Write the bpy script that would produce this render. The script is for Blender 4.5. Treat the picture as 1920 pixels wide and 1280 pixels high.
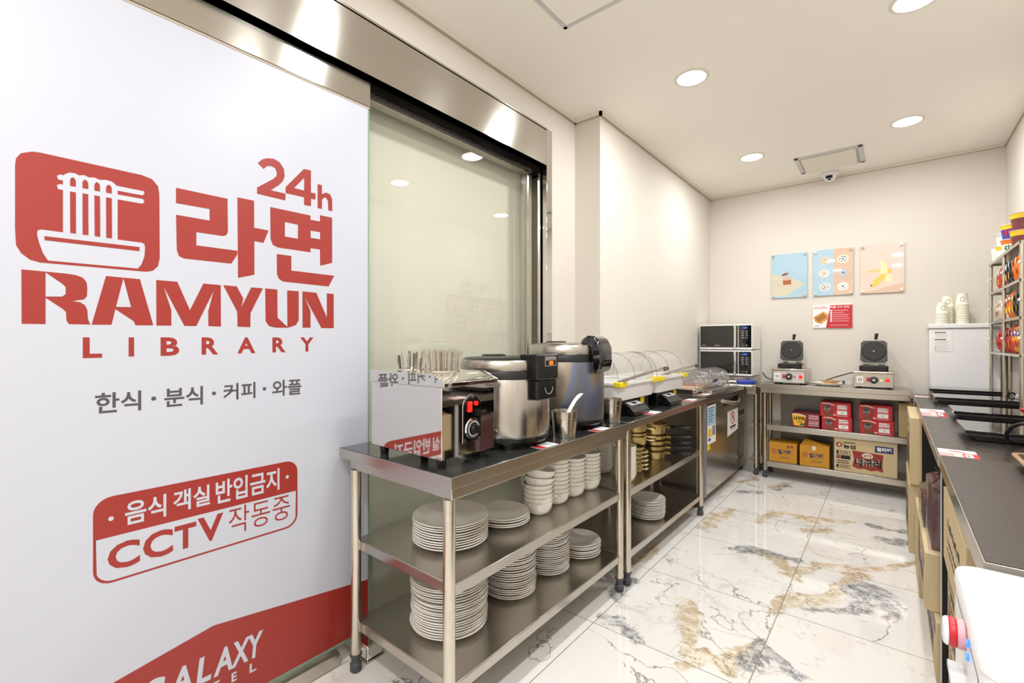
import bpy, bmesh, math, random
from mathutils import Vector, Matrix, noise
from mathutils.geometry import tessellate_polygon

PI = math.pi
random.seed(7)
for o in list(bpy.data.objects):
    bpy.data.objects.remove(o, do_unlink=True)
SC = bpy.context.scene
COL = SC.collection

# ------------------------------------------------------------------ camera
CAM_Z = 1.22
cam_data = bpy.data.cameras.new('camera')
cam_data.sensor_width = 36.0
cam_data.lens = 865.0 / 1920.0 * 36.0
cam_data.clip_start = 0.02
cam = bpy.data.objects.new('camera', cam_data)
cam.location = (0, 0, CAM_Z)
cam.rotation_euler = (PI / 2, 0, math.atan2(712, 864.6))
COL.objects.link(cam)
SC.camera = cam

# ------------------------------------------------------------------ world, exposure, room lighting
world = bpy.data.worlds.new('world')
SC.world = world
world.use_nodes = True
world.node_tree.nodes['Background'].inputs[0].default_value = (1.0, 0.98, 0.95, 1)
world.node_tree.nodes['Background'].inputs[1].default_value = 0.2
SC.view_settings.view_transform = 'Standard'
SC.view_settings.look = 'None'
SC.view_settings.gamma = 1.0
SC.view_settings.use_curve_mapping = False
SC.view_settings.exposure = 0.3
DOWNLIGHT_WATTS = 9.0
CEIL = 2.68


def area_lamp(name, loc, size, watts, color, size_y=None, shape='DISK'):
    l = bpy.data.lights.new(name, 'AREA')
    l.energy = watts
    l.color = color
    l.shape = shape
    l.size = size
    if size_y:
        l.size_y = size_y
    o = bpy.data.objects.new(name, l)
    o.location = loc
    COL.objects.link(o)
    return o


# the grid of recessed downlights runs on behind the camera
DOWN_SPOTS = [(-0.857, 2.605), (-0.857, 4.03), (0.078, 4.03), (0.078, 2.615), (-0.857, 1.18), (0.078, 1.19),
              (-0.857, -0.24), (0.078, -0.24), (-0.857, -1.66), (0.078, -1.66)]
for px, py in DOWN_SPOTS:
    # right-hand rear ones are boosted, as added fill light for the shelves
    gain = 1.0 if py > 0 else (1.9 if px > 0 else 1.0)
    area_lamp('downlight_lamp', (px, py, CEIL - 0.0068), 0.146, DOWNLIGHT_WATTS * gain, (0.955, 0.975, 1.0))


# ------------------------------------------------------------------ materials (all procedural)
def lin(h):
    h = h.lstrip('#')
    c = [int(h[i:i + 2], 16) / 255 for i in (0, 2, 4)]
    return tuple(x / 12.92 if x <= 0.04045 else ((x + 0.055) / 1.055) ** 2.4 for x in c) + (1.0,)


def new_mat(name):
    m = bpy.data.materials.new(name)
    m.use_nodes = True
    nt = m.node_tree
    return m, nt, nt.nodes['Principled BSDF'], nt.links


def mat(name, col, rough=0.5, metal=0.0, var=0.04, scale=40.0, bump=0.0, coat=0.0, emit=0.0, stretch=None, rvar=0.05):
    """plain procedural material: noise varies colour and roughness a little"""
    m, nt, b, L = new_mat(name)
    c = lin(col) if isinstance(col, str) else tuple(col) + (1.0,)
    tc = nt.nodes.new('ShaderNodeTexCoord')
    mp = nt.nodes.new('ShaderNodeMapping')
    mp.inputs['Scale'].default_value = stretch or (1, 1, 1)
    nz = nt.nodes.new('ShaderNodeTexNoise')
    nz.inputs['Scale'].default_value = scale
    nz.inputs['Detail'].default_value = 3
    L.new(tc.outputs['Object'], mp.inputs[0])
    L.new(mp.outputs[0], nz.inputs['Vector'])
    mx = nt.nodes.new('ShaderNodeMix')
    mx.data_type = 'RGBA'
    mx.inputs['A'].default_value = tuple(max(0, x * (1 - var)) for x in c[:3]) + (1,)
    mx.inputs['B'].default_value = tuple(min(1, x * (1 + var)) for x in c[:3]) + (1,)
    L.new(nz.outputs['Fac'], mx.inputs['Factor'])
    L.new(mx.outputs['Result'], b.inputs['Base Color'])
    mr = nt.nodes.new('ShaderNodeMapRange')
    mr.inputs['To Min'].default_value = max(0.0, rough - rvar)
    mr.inputs['To Max'].default_value = min(1.0, rough + rvar)
    L.new(nz.outputs['Fac'], mr.inputs['Value'])
    L.new(mr.outputs[0], b.inputs['Roughness'])
    b.inputs['Metallic'].default_value = metal
    b.inputs['Coat Weight'].default_value = coat
    b.inputs['Coat Roughness'].default_value = 0.05
    if bump:
        bp = nt.nodes.new('ShaderNodeBump')
        bp.inputs['Strength'].default_value = bump
        bp.inputs['Distance'].default_value = 0.002
        L.new(nz.outputs['Fac'], bp.inputs['Height'])
        L.new(bp.outputs[0], b.inputs['Normal'])
    if emit:
        b.inputs['Emission Color'].default_value = c
        b.inputs['Emission Strength'].default_value = emit
    return m


def glass(name, tint, gloss=1.0, rough=0.0, ior=1.45, haze=0.0):
    m, nt, b, L = new_mat(name)
    nt.nodes.remove(b)
    out = nt.nodes['Material Output']
    tr = nt.nodes.new('ShaderNodeBsdfTransparent')
    tr.inputs[0].default_value = tuple(tint) + (1,)
    gl = nt.nodes.new('ShaderNodeBsdfGlossy')
    gl.inputs['Roughness'].default_value = rough
    lw = nt.nodes.new('ShaderNodeLayerWeight')
    lw.inputs['Blend'].default_value = 0.5
    pw = nt.nodes.new('ShaderNodeMath')
    pw.operation = 'POWER'
    pw.inputs[1].default_value = 5.0
    mt = nt.nodes.new('ShaderNodeMapRange')
    mt.inputs['To Min'].default_value = min(1.0, ((ior - 1) / (ior + 1)) ** 2 * gloss)
    mt.inputs['To Max'].default_value = 1.0
    mx = nt.nodes.new('ShaderNodeMixShader')
    L.new(lw.outputs['Facing'], pw.inputs[0])
    L.new(pw.outputs[0], mt.inputs['Value'])
    L.new(mt.outputs[0], mx.inputs[0])
    L.new(tr.outputs[0], mx.inputs[1])
    L.new(gl.outputs[0], mx.inputs[2])
    last = mx
    if haze:
        df = nt.nodes.new('ShaderNodeBsdfDiffuse')
        df.inputs[0].default_value = (0.9, 0.89, 0.87, 1)
        last = nt.nodes.new('ShaderNodeMixShader')
        last.inputs[0].default_value = haze
        L.new(mx.outputs[0], last.inputs[1])
        L.new(df.outputs[0], last.inputs[2])
    L.new(last.outputs[0], out.inputs[0])
    return m


M = {}
M['wall'] = mat('wall_paint', '#dad3c8', 0.75, var=0.015, scale=6, bump=0.05)
M['ceiling'] = mat('ceiling_paint', '#f8f3ea', 0.85, var=0.01, scale=5)
M['trim'] = mat('trim_paint', '#e4ddd0', 0.5, var=0.02)
M['gap'] = mat('shadow_gap', '#b3a795', 0.8)
M['steel'] = mat('brushed_steel', (0.53, 0.50, 0.455), 0.24, 1.0, 0.04, 5, 0.0, rvar=0.04)
M['steel_round'] = mat('vertical_brushed_steel', (0.56, 0.53, 0.49), 0.24, 1.0, 0.16, 10, 0.02, stretch=(9, 9, 0.35), rvar=0.10)  # brushed steel; upright streaks in its colour imitate reflections
M['steel_shelf'] = mat('shelf_steel', (0.47, 0.445, 0.40), 0.27, 1.0, 0.02, 4, 0.0, stretch=(4, 1, 1), rvar=0.012)
M['steel_dark'] = mat('dim_steel_panel', (0.16, 0.152, 0.138), 0.35, 1.0, 0.06, 5)  # steel darkened: shade inside the back table is put into its colour
M['steel_tube'] = mat('tube_steel', (0.66, 0.61, 0.52), 0.22, 1.0, 0.12, 30, 0.02)
M['steel_dark_top'] = mat('dark_worktop', (0.035, 0.034, 0.033), 0.12, 0.0, 0.3, 12, 0.0, coat=0.6)
M['mirror'] = mat('polished_steel', (0.70, 0.68, 0.65), 0.035, 1.0, 0.02, 8, rvar=0.02)
M['chrome'] = mat('chrome', (0.82, 0.80, 0.78), 0.08, 1.0, 0.02)
M['rubber'] = mat('grey_rubber_foot', '#47494a', 0.6)
M['black'] = mat('black_plastic', '#0d0d0e', 0.28, var=0.2)
M['black_gloss'] = mat('glossy_black', '#080808', 0.06, coat=1.0)
M['black_matt'] = mat('matt_black', '#121110', 0.7)
M['cooker_band'] = mat('cooker_black_band', '#141414', 0.35)
M['porcelain'] = mat('white_porcelain', '#f0ebe3', 0.14, var=0.015, coat=0.5)
M['bowl'] = mat('ribbed_white_bowl', '#f1ede4', 0.2, var=0.02, coat=0.4)
M['film'] = mat('white_film', '#bfc1cb', 0.34, var=0.008, scale=300, coat=0.12)
M['film_red'] = mat('red_film', '#962b23', 0.36, var=0.05, scale=400, coat=0.1)
M['ink_grey'] = mat('dark_grey_print', '#4a484d', 0.5)
M['white_plastic'] = mat('white_plastic', '#efeeec', 0.3, var=0.01)
M['white_paper'] = mat('white_paper', '#f4f2ee', 0.7, var=0.01)
M['print_black'] = mat('black_print', '#16141a', 0.6)
M['print_red'] = mat('red_print', '#c8282a', 0.55)
M['kraft'] = mat('kraft_cardboard', '#b39a6f', 0.8, var=0.06, scale=25)
M['kraft_light'] = mat('light_kraft_cardboard', '#cdb78e', 0.8, var=0.05, scale=25)
M['mustard'] = mat('mustard_carton', '#c58b22', 0.6, var=0.04)
M['red_carton'] = mat('red_carton', '#c5222b', 0.4, var=0.05)
M['wine_carton'] = mat('wine_carton', '#7d1f2c', 0.45, var=0.06)
M['pink'] = mat('pale_pink_print', '#d9a3a6', 0.5)
M['yellow'] = mat('yellow_plastic', '#f0d713', 0.4)
M['yellow_print'] = mat('yellow_print', '#f2c52a', 0.5)
M['green_print'] = mat('green_print', '#1f6d3d', 0.5)
M['blue_print'] = mat('blue_print', '#2b3f8c', 0.5)
M['navy'] = mat('navy_label', '#232d63', 0.5)
M['orange'] = mat('orange_pack', '#e8731c', 0.35, var=0.12, scale=60, bump=0.4)
M['red_pack'] = mat('red_pack', '#c92f2b', 0.35, var=0.15, scale=60, bump=0.4)
M['black_pack'] = mat('black_pack', '#2c2a2c', 0.35, var=0.15, scale=60, bump=0.4)
M['amber_pack'] = mat('amber_pack', '#f0a01f', 0.35, var=0.12, scale=60, bump=0.4)
M['cream_pack'] = mat('cream_pack', '#ead9c4', 0.4, var=0.1, scale=60, bump=0.4)
M['purple'] = mat('violet_cup', '#4b3f9c', 0.4)
M['maroon'] = mat('maroon_cup', '#7a3b39', 0.4)
M['cup_white'] = mat('white_cup', '#f3eee6', 0.5)
M['paper_cup'] = mat('paper_cup', '#f3edd9', 0.7, var=0.01)
M['gold'] = mat('gold_aluminium', (0.50, 0.385, 0.165), 0.33, 1.0, 0.06, 20)
M['gold_light'] = mat('light_gold_wire', (0.86, 0.74, 0.42), 0.25, 1.0)
M['iron'] = mat('cast_iron_plate', '#4a4a48', 0.5, 0.3, 0.08)
M['iron_dark'] = mat('dark_iron_grid', '#252321', 0.5, 0.3, 0.1)
M['tray'] = mat('brown_tray', '#4b3423', 0.35, var=0.1)
M['tray_rim'] = mat('tray_rim', '#a88a68', 0.35, var=0.1)
M['blue'] = mat('blue_grip', '#16309a', 0.35)
M['lamp_white'] = mat('lit_diffuser', (1.0, 0.97, 0.92), 0.5, emit=7.0)
M['panel_white'] = mat('lit_panel', (0.95, 0.97, 1.0), 0.5, emit=6.0)
M['red_lamp'] = mat('red_pilot_lamp', '#e01c12', 0.3, emit=1.2)
M['amber_lamp'] = mat('amber_pilot_lamp', '#ff8a4a', 0.3, emit=3.0)
M['blue_led'] = mat('blue_display', '#2f5cff', 0.3, emit=2.5)
M['orange_lcd'] = mat('orange_display', '#e07a1c', 0.3, emit=0.25)
M['grey_plastic'] = mat('grey_plastic', '#8d8d8d', 0.4)
M['light_grey'] = mat('light_grey_panel', '#c9c9c6', 0.4)
M['worktop_brown'] = mat('textured_brown_worktop', '#3b322b', 0.42, var=0.25, scale=60, bump=0.6, stretch=(1, 8, 1))
M['worktop_black'] = mat('smooth_dark_worktop', '#2f2a26', 0.28, var=0.1, scale=40)
M['cooktop_glass'] = mat('black_glass_cooktop', '#1b1a19', 0.10, var=0.05, coat=0.4)
M['cooktop_edge'] = mat('cooktop_edge', '#3a3734', 0.35)
M['cable'] = mat('black_cable', '#0c0c0c', 0.4)
M['sky'] = mat('pale_blue_print', '#b4d3e4', 0.35)
M['blush'] = mat('blush_print', '#ebd5c8', 0.35)
M['peach'] = mat('peach_print', '#e2bfa6', 0.35)
M['cream_print'] = mat('cream_print', '#ded6bf', 0.35)
M['amber_print'] = mat('amber_print', '#b2632f', 0.35)
M['brown_print'] = mat('brown_print', '#8d4326', 0.5)
M['banana'] = mat('banana_yellow_print', '#f1cf2c', 0.35)
M['banana_pale'] = mat('pale_banana_print', '#f3ecb4', 0.35)
M['waffle_print'] = mat('waffle_brown', '#dd9a4c', 0.6)
M['waffle_dark'] = mat('waffle_dark_brown', '#6b3314', 0.6)
M['violet_print'] = mat('violet_print', '#6250a6', 0.4)
M['utensil'] = mat('utensil_steel', (0.66, 0.62, 0.55), 0.2, 1.0, 0.2, 60)
M['utensil_dark'] = mat('dark_utensil_steel', (0.34, 0.31, 0.28), 0.22, 1.0, 0.3, 60)
M['grey_strip'] = mat('grey_door_edge', '#7b7f84', 0.4)
M['cream_panel'] = mat('cream_panel', '#dcd9c9', 0.6, var=0.01, scale=4)
M['glass_green'] = glass('pale_green_glass', (0.985, 0.99, 0.978), 1.25, 0.0, 1.5)
M['glass_edge'] = mat('green_glass_edge', '#7f9a86', 0.15, coat=0.5)
M['clear'] = glass('clear_acrylic', (0.93, 0.925, 0.915), 2.2, 0.03, 1.45, 0.10)
M['acrylic_edge'] = glass('acrylic_edge', (0.80, 0.79, 0.78), 2.0, 0.05, 1.5)
M['print_sheet'] = glass('print_sheet', (0.985, 0.985, 0.98), 1.2, 0.02, 1.45)
M['wrap'] = glass('plastic_wrap', (0.9, 0.88, 0.9), 2.4, 0.12, 1.5)
M['contents'] = mat('wrapped_brown_packs', '#6d4644', 0.4, var=0.2, scale=30)
M['porthole'] = mat('dark_recess', '#1a1a1c', 0.3)


def header_steel(name, col, rough):
    """steel with horizontal brushing: highlights smear upright"""
    m, nt, b, L = new_mat(name)
    nz = nt.nodes.new('ShaderNodeTexNoise')
    nz.inputs['Scale'].default_value = 7.0
    mx = nt.nodes.new('ShaderNodeMix')
    mx.data_type = 'RGBA'
    mx.inputs['A'].default_value = tuple(c * 0.96 for c in col) + (1,)
    mx.inputs['B'].default_value = tuple(c * 1.04 for c in col) + (1,)
    L.new(nz.outputs['Fac'], mx.inputs['Factor'])
    L.new(mx.outputs['Result'], b.inputs['Base Color'])
    b.inputs['Metallic'].default_value = 1.0
    b.inputs['Roughness'].default_value = rough
    b.inputs['Anisotropic'].default_value = 0.92
    cx = nt.nodes.new('ShaderNodeCombineXYZ')
    cx.inputs[HEADER_AXIS].default_value = 1.0
    L.new(cx.outputs[0], b.inputs['Tangent'])
    return m


HEADER_AXIS = 2
M['header'] = header_steel('header_steel', (0.56, 0.525, 0.47), 0.2)


def holo(name):
    """clear protective film on a bluish grey steel: faint rainbow bands"""
    m, nt, b, L = new_mat(name)
    tc = nt.nodes.new('ShaderNodeTexCoord')
    wv = nt.nodes.new('ShaderNodeTexWave')
    wv.inputs['Scale'].default_value = 2.2
    wv.inputs['Distortion'].default_value = 6.0
    wv.inputs['Detail'].default_value = 1.0
    cr = nt.nodes.new('ShaderNodeValToRGB')
    el = cr.color_ramp.elements
    el[0].color = lin('#74747d')
    el[1].color = lin('#8b8378')
    for p, c in ((0.3, '#6f7a92'), (0.55, '#83808a'), (0.75, '#97876f')):
        e = el.new(p)
        e.color = lin(c)
    L.new(tc.outputs['Object'], wv.inputs['Vector'])
    L.new(wv.outputs['Fac'], cr.inputs[0])
    L.new(cr.outputs[0], b.inputs['Base Color'])
    b.inputs['Metallic'].default_value = 0.75
    b.inputs['Roughness'].default_value = 0.33
    return m


M['holo'] = holo('film_wrapped_steel')


def marble_floor():
    m, nt, b, L = new_mat('marble_tiles')
    N = nt.nodes.new
    geo = N('ShaderNodeNewGeometry')
    sep = N('ShaderNodeSeparateXYZ')
    L.new(geo.outputs['Position'], sep.inputs[0])

    def math_(op, a, bb=None, clamp=False):
        n = N('ShaderNodeMath')
        n.operation = op
        n.use_clamp = clamp
        for i, x in enumerate((a, bb)):
            if x is None:
                continue
            if isinstance(x, (int, float)):
                n.inputs[i].default_value = x
            else:
                L.new(x, n.inputs[i])
        return n.outputs[0]

    tx = math_('DIVIDE', math_('ADD', sep.outputs[0], 0.395 + 6.05), 0.605)
    ty = math_('DIVIDE', math_('ADD', sep.outputs[1], -2.378 + 6.06), 0.606)
    fx, fy = math_('FRACT', tx), math_('FRACT', ty)

    def edge(f):
        d = math_('MINIMUM', f, math_('SUBTRACT', 1.0, f))
        return math_('LESS_THAN', d, 0.0030)
    grout = math_('MAXIMUM', edge(fx), edge(fy))
    cell = N('ShaderNodeCombineXYZ')
    L.new(math_('FLOOR', tx), cell.inputs[0])
    L.new(math_('FLOOR', ty), cell.inputs[1])
    wn = N('ShaderNodeTexWhiteNoise')
    wn.noise_dimensions = '3D'
    L.new(cell.outputs[0], wn.inputs['Vector'])
    sc = N('ShaderNodeVectorMath')
    sc.operation = 'SCALE'
    sc.inputs['Scale'].default_value = 9.0
    L.new(wn.outputs['Color'], sc.inputs[0])
    ad = N('ShaderNodeVectorMath')
    ad.operation = 'ADD'
    L.new(geo.outputs['Position'], ad.inputs[0])
    L.new(sc.outputs[0], ad.inputs[1])
    P = ad.outputs[0]

    def noise_(scale, detail=5, rough=0.55, dist=0.0, vec=None):
        n = N('ShaderNodeTexNoise')
        n.inputs['Scale'].default_value = scale
        n.inputs['Detail'].default_value = detail
        n.inputs['Roughness'].default_value = rough
        n.inputs['Distortion'].default_value = dist
        L.new(vec or P, n.inputs['Vector'])
        return n.outputs['Fac']

    def ridge(n, w):
        d = math_('ABSOLUTE', math_('SUBTRACT', n, 0.5))
        mr = N('ShaderNodeMapRange')
        mr.interpolation_type = 'SMOOTHSTEP'
        mr.inputs['From Min'].default_value = 0.0
        mr.inputs['From Max'].default_value = w
        mr.inputs['To Min'].default_value = 1.0
        mr.inputs['To Max'].default_value = 0.0
        L.new(d, mr.inputs['Value'])
        return mr.outputs[0]

    def ramp(v, a, bb):
        mr = N('ShaderNodeMapRange')
        mr.interpolation_type = 'SMOOTHSTEP'
        mr.inputs['From Min'].default_value = a
        mr.inputs['From Max'].default_value = bb
        L.new(v, mr.inputs['Value'])
        return mr.outputs[0]

    def mix(fac, a, bb):
        n = N('ShaderNodeMix')
        n.data_type = 'RGBA'
        L.new(fac, n.inputs['Factor'])
        for s, x in (('A', a), ('B', bb)):
            if isinstance(x, tuple):
                n.inputs[s].default_value = x
            else:
                L.new(x, n.inputs[s])
        return n.outputs['Result']

    ag = N('ShaderNodeAttribute')
    ag.attribute_name = 'vein_gold'
    ak = N('ShaderNodeAttribute')
    ak.attribute_name = 'vein_grey'
    broken = noise_(9, 8, 0.7, 0.6)
    base = mix(noise_(3, 4), lin('#dddad4'), lin('#e8e5e0'))
    thin = math_('MULTIPLY', ridge(noise_(1.7, 7, 0.55, 0.5), 0.007), ramp(noise_(2.1, 2), 0.40, 0.54))
    col = mix(math_('MULTIPLY', thin, 0.85), base, lin('#7d7566'))
    soft = math_('MULTIPLY', ridge(noise_(2.6, 6, 0.6, 0.9), 0.02), ramp(noise_(1.3, 2), 0.5, 0.62))
    col = mix(math_('MULTIPLY', soft, 0.45), col, lin('#b7b0a2'))
    fine = math_('MULTIPLY', ridge(noise_(3.3, 8, 0.6, 1.0), 0.004), ramp(noise_(1.9, 2), 0.45, 0.6))
    col = mix(math_('MULTIPLY', fine, 0.75), col, lin('#9a7743'))
    gm = math_('MULTIPLY', ag.outputs['Fac'], math_('ADD', broken, 0.30))
    g = ramp(gm, 0.31, 0.55)
    gcol = mix(ramp(noise_(16, 8, 0.7), 0.38, 0.62), lin('#b49b70'), lin('#e3d8c3'))
    col = mix(math_('MULTIPLY', g, 0.8), col, gcol)
    vein = math_('MULTIPLY', ridge(noise_(6, 8, 0.65, 0.6), 0.018), ramp(ag.outputs['Fac'], 0.15, 0.6))
    col = mix(math_('MULTIPLY', vein, 0.75), col, lin('#8a6a3a'))
    km = math_('MULTIPLY', ak.outputs['Fac'], math_('ADD', broken, 0.30))
    k = ramp(km, 0.32, 0.54)
    kcol = mix(ramp(noise_(22, 9, 0.75), 0.40, 0.60), lin('#77777a'), lin('#d3d1ce'))
    col = mix(math_('MULTIPLY', k, 0.8), col, kcol)
    kvein = math_('MULTIPLY', ridge(noise_(9, 8, 0.7, 0.8), 0.03), ramp(ak.outputs['Fac'], 0.2, 0.6))
    col = mix(math_('MULTIPLY', kvein, 0.8), col, lin('#3c3d42'))
    col = mix(grout, col, lin('#8b8170'))
    L.new(col, b.inputs['Base Color'])
    b.inputs['Roughness'].default_value = 0.06
    b.inputs['Specular IOR Level'].default_value = 0.45
    return m


M['floor'] = marble_floor()

# traced shapes, metres: panel shapes are (y, z), poster shapes are (x, z)
LOGO_RED = [[(0.0968, 1.4929), (0.0968, 1.6446), (0.0984, 1.662), (0.1067, 1.6766), (0.1252, 1.6864), (0.139, 1.6883), (0.3405, 1.6884), (0.3632, 1.6833), (0.3772, 1.6669), (0.3804, 1.6447), (0.3814, 1.4604), (0.3772, 1.4367), (0.3655, 1.4221), (0.3495, 1.4174), (0.139, 1.4156), (0.1218, 1.4202), (0.1067, 1.4342), (0.0984, 1.4522)], [(0.4204, 1.6734), (0.5573, 1.6737), (0.5584, 1.5677), (0.5533, 1.5566), (0.5442, 1.5525), (0.4721, 1.5519), (0.4721, 1.5119), (0.5857, 1.5127), (0.5857, 1.5005), (0.5682, 1.4685), (0.4403, 1.4674), (0.4278, 1.4727), (0.4224, 1.4897), (0.4204, 1.5938), (0.5072, 1.5943), (0.5072, 1.6295), (0.4204, 1.628)], [(0.5857, 1.685), (0.6365, 1.686), (0.6365, 1.5966), (0.6823, 1.5958), (0.6661, 1.5511), (0.6372, 1.5523), (0.6372, 1.441), (0.5875, 1.4252)], [(0.6875, 1.6769), (0.8285, 1.6774), (0.8285, 1.6622), (0.8642, 1.6628), (0.8642, 1.6864), (0.9123, 1.6868), (0.9123, 1.5163), (0.865, 1.4997), (0.8642, 1.5594), (0.8285, 1.559), (0.8285, 1.5438), (0.7133, 1.5431), (0.6966, 1.5487), (0.6888, 1.5678)], [(0.7092, 1.5205), (0.7591, 1.5208), (0.7591, 1.4694), (0.9212, 1.469), (0.8979, 1.4259), (0.7301, 1.4278), (0.7153, 1.4367), (0.7099, 1.4512)], [(0.6471, 1.8137), (0.661, 1.8299), (0.6771, 1.8395), (0.6999, 1.8444), (0.72, 1.8375), (0.7335, 1.8186), (0.7363, 1.795), (0.7301, 1.776), (0.7166, 1.7586), (0.6901, 1.7346), (0.739, 1.7345), (0.7383, 1.7107), (0.6453, 1.7113), (0.6453, 1.7319), (0.6966, 1.7738), (0.7079, 1.7872), (0.7092, 1.7999), (0.7033, 1.8133), (0.6901, 1.8163), (0.6771, 1.8124), (0.6661, 1.7992)], [(0.8042, 1.8397), (0.83, 1.8413), (0.83, 1.7614), (0.8474, 1.762), (0.8474, 1.7393), (0.8308, 1.739), (0.83, 1.7112), (0.8042, 1.7104), (0.8042, 1.7377), (0.739, 1.7366), (0.739, 1.7575)], [(0.855, 1.7985), (0.872, 1.7992), (0.872, 1.7659), (0.8876, 1.7757), (0.9035, 1.7737), (0.9123, 1.757), (0.9131, 1.7111), (0.8963, 1.7112), (0.8955, 1.7455), (0.8876, 1.7563), (0.8782, 1.754), (0.872, 1.7437), (0.872, 1.7103), (0.855, 1.7102)], [(0.1073, 1.395), (0.1856, 1.3937), (0.2043, 1.3917), (0.2177, 1.3864), (0.2247, 1.3756), (0.2263, 1.36), (0.2255, 1.3389), (0.2197, 1.3296), (0.1976, 1.3244), (0.212, 1.3223), (0.2216, 1.3151), (0.2263, 1.3022), (0.2274, 1.2787), (0.2321, 1.2646), (0.1912, 1.2645), (0.1864, 1.2735), (0.1856, 1.295), (0.1801, 1.3024), (0.1488, 1.3291), (0.1488, 1.2632), (0.1077, 1.263)], [(0.2634, 1.3961), (0.336, 1.395), (0.3664, 1.2661), (0.3262, 1.265), (0.3218, 1.2766), (0.2828, 1.3079), (0.2749, 1.2653), (0.2345, 1.2642)], [(0.3729, 1.3966), (0.4238, 1.3965), (0.4555, 1.3143), (0.4905, 1.3977), (0.5381, 1.3972), (0.5386, 1.267), (0.5039, 1.2674), (0.5034, 1.3137), (0.5181, 1.3767), (0.4721, 1.2666), (0.4413, 1.2664), (0.3913, 1.3765), (0.4091, 1.3118), (0.4091, 1.2661), (0.3734, 1.2657)], [(0.5448, 1.3979), (0.584, 1.3977), (0.6036, 1.3598), (0.5976, 1.3314), (0.6273, 1.3984), (0.6642, 1.3984), (0.6254, 1.3133), (0.6248, 1.2672), (0.5863, 1.2675), (0.5852, 1.3159)], [(0.6713, 1.399), (0.7112, 1.3985), (0.7119, 1.3023), (0.7452, 1.2715), (0.7445, 1.3986), (0.7853, 1.3985), (0.7853, 1.296), (0.7753, 1.2779), (0.7473, 1.268), (0.7066, 1.2671), (0.6836, 1.272), (0.6726, 1.2886)], [(0.7983, 1.3996), (0.8504, 1.3988), (0.8908, 1.3109), (0.8908, 1.3999), (0.9188, 1.3998), (0.9188, 1.2704), (0.8696, 1.2694), (0.8071, 1.3794), (0.8285, 1.3302), (0.8285, 1.2699), (0.7991, 1.2692)]]
LOGO_WHITE = [[(0.1338, 1.4851), (0.1348, 1.4942), (0.1407, 1.4978), (0.3396, 1.4979), (0.3459, 1.4949), (0.3472, 1.4839), (0.3459, 1.461), (0.3396, 1.4376), (0.3315, 1.4243), (0.153, 1.4225), (0.1442, 1.4397), (0.1372, 1.4659)], [(0.1691, 1.6392), (0.1746, 1.6437), (0.345, 1.6439), (0.3459, 1.6373), (0.3414, 1.6317), (0.171, 1.63)], [(0.1691, 1.6154), (0.1739, 1.6192), (0.3427, 1.6213), (0.3459, 1.6147), (0.3414, 1.608), (0.171, 1.6057)], [(0.1801, 1.6361), (0.1827, 1.646), (0.1912, 1.653), (0.2025, 1.6546), (0.2101, 1.651), (0.2197, 1.6547), (0.2294, 1.6511), (0.2392, 1.6538), (0.2512, 1.6507), (0.2634, 1.654), (0.2757, 1.6525), (0.2853, 1.6441), (0.2874, 1.6272), (0.2874, 1.4952), (0.1801, 1.4955)], [(0.1488, 1.392), (0.1783, 1.3669), (0.1849, 1.3588), (0.1849, 1.341), (0.1783, 1.3343), (0.1488, 1.3321)], [(0.2997, 1.3929), (0.3161, 1.3153), (0.2841, 1.3145)], [(0.8042, 1.8066), (0.8042, 1.7621), (0.7683, 1.7615)], [(0.7363, 1.635), (0.7818, 1.6342), (0.7818, 1.5851), (0.7363, 1.585)], [(0.8285, 1.6222), (0.8642, 1.6229), (0.8642, 1.5971), (0.8285, 1.5968)]]
LOGO_OVER = [[(0.1467, 1.4824), (0.3351, 1.4848), (0.3347, 1.4735), (0.1467, 1.4725)], [(0.1931, 1.6355), (0.1953, 1.6407), (0.1985, 1.6432), (0.2021, 1.64), (0.204, 1.6348), (0.204, 1.6198), (0.1931, 1.6196)], [(0.1931, 1.6052), (0.204, 1.6053), (0.2043, 1.4988), (0.1934, 1.4989)], [(0.2166, 1.6356), (0.2189, 1.6409), (0.2222, 1.6434), (0.2259, 1.6402), (0.2278, 1.6349), (0.2278, 1.6202), (0.2166, 1.62)], [(0.2166, 1.6064), (0.2278, 1.6066), (0.2282, 1.4989), (0.217, 1.499)], [(0.24, 1.6355), (0.2424, 1.6409), (0.2456, 1.6434), (0.2492, 1.6401), (0.2512, 1.6347), (0.2512, 1.6193), (0.24, 1.6191)], [(0.24, 1.6069), (0.2512, 1.607), (0.2516, 1.4988), (0.2404, 1.499)], [(0.2634, 1.6347), (0.2658, 1.6401), (0.2693, 1.6427), (0.2733, 1.6394), (0.2753, 1.634), (0.2753, 1.6199), (0.2634, 1.6196)], [(0.2634, 1.6073), (0.2753, 1.6074), (0.2757, 1.4987), (0.2638, 1.4988)]]
LIBRARY = [('L', 0.2173, 0.2557, 1.1765, 1.2309), ('I', 0.3109, 0.3231, 1.1782, 1.2315), ('B', 0.3833, 0.4288, 1.1783, 1.2321), ('R', 0.4858, 0.5314, 1.1795, 1.2328), ('A', 0.5857, 0.6403, 1.1812, 1.2335), ('R', 0.6947, 0.7397, 1.1826, 1.2342), ('Y', 0.7904, 0.8398, 1.1837, 1.2349)]
MENU = [('한식', 0.2412, 0.3388, 1.0267, 1.0826), ('분식', 0.3919, 0.4895, 1.0275, 1.0841), ('커피', 0.545, 0.6406, 1.0329, 1.0862), ('와플', 0.6934, 0.7951, 1.0313, 1.0871)]
MENU_DOTS = [(0.3673, 1.0567), (0.5192, 1.0585), (0.669, 1.0607)]
CCTV_BOX = (0.2373, 0.7807, 0.5676, 0.8013, 0.6918)
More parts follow.
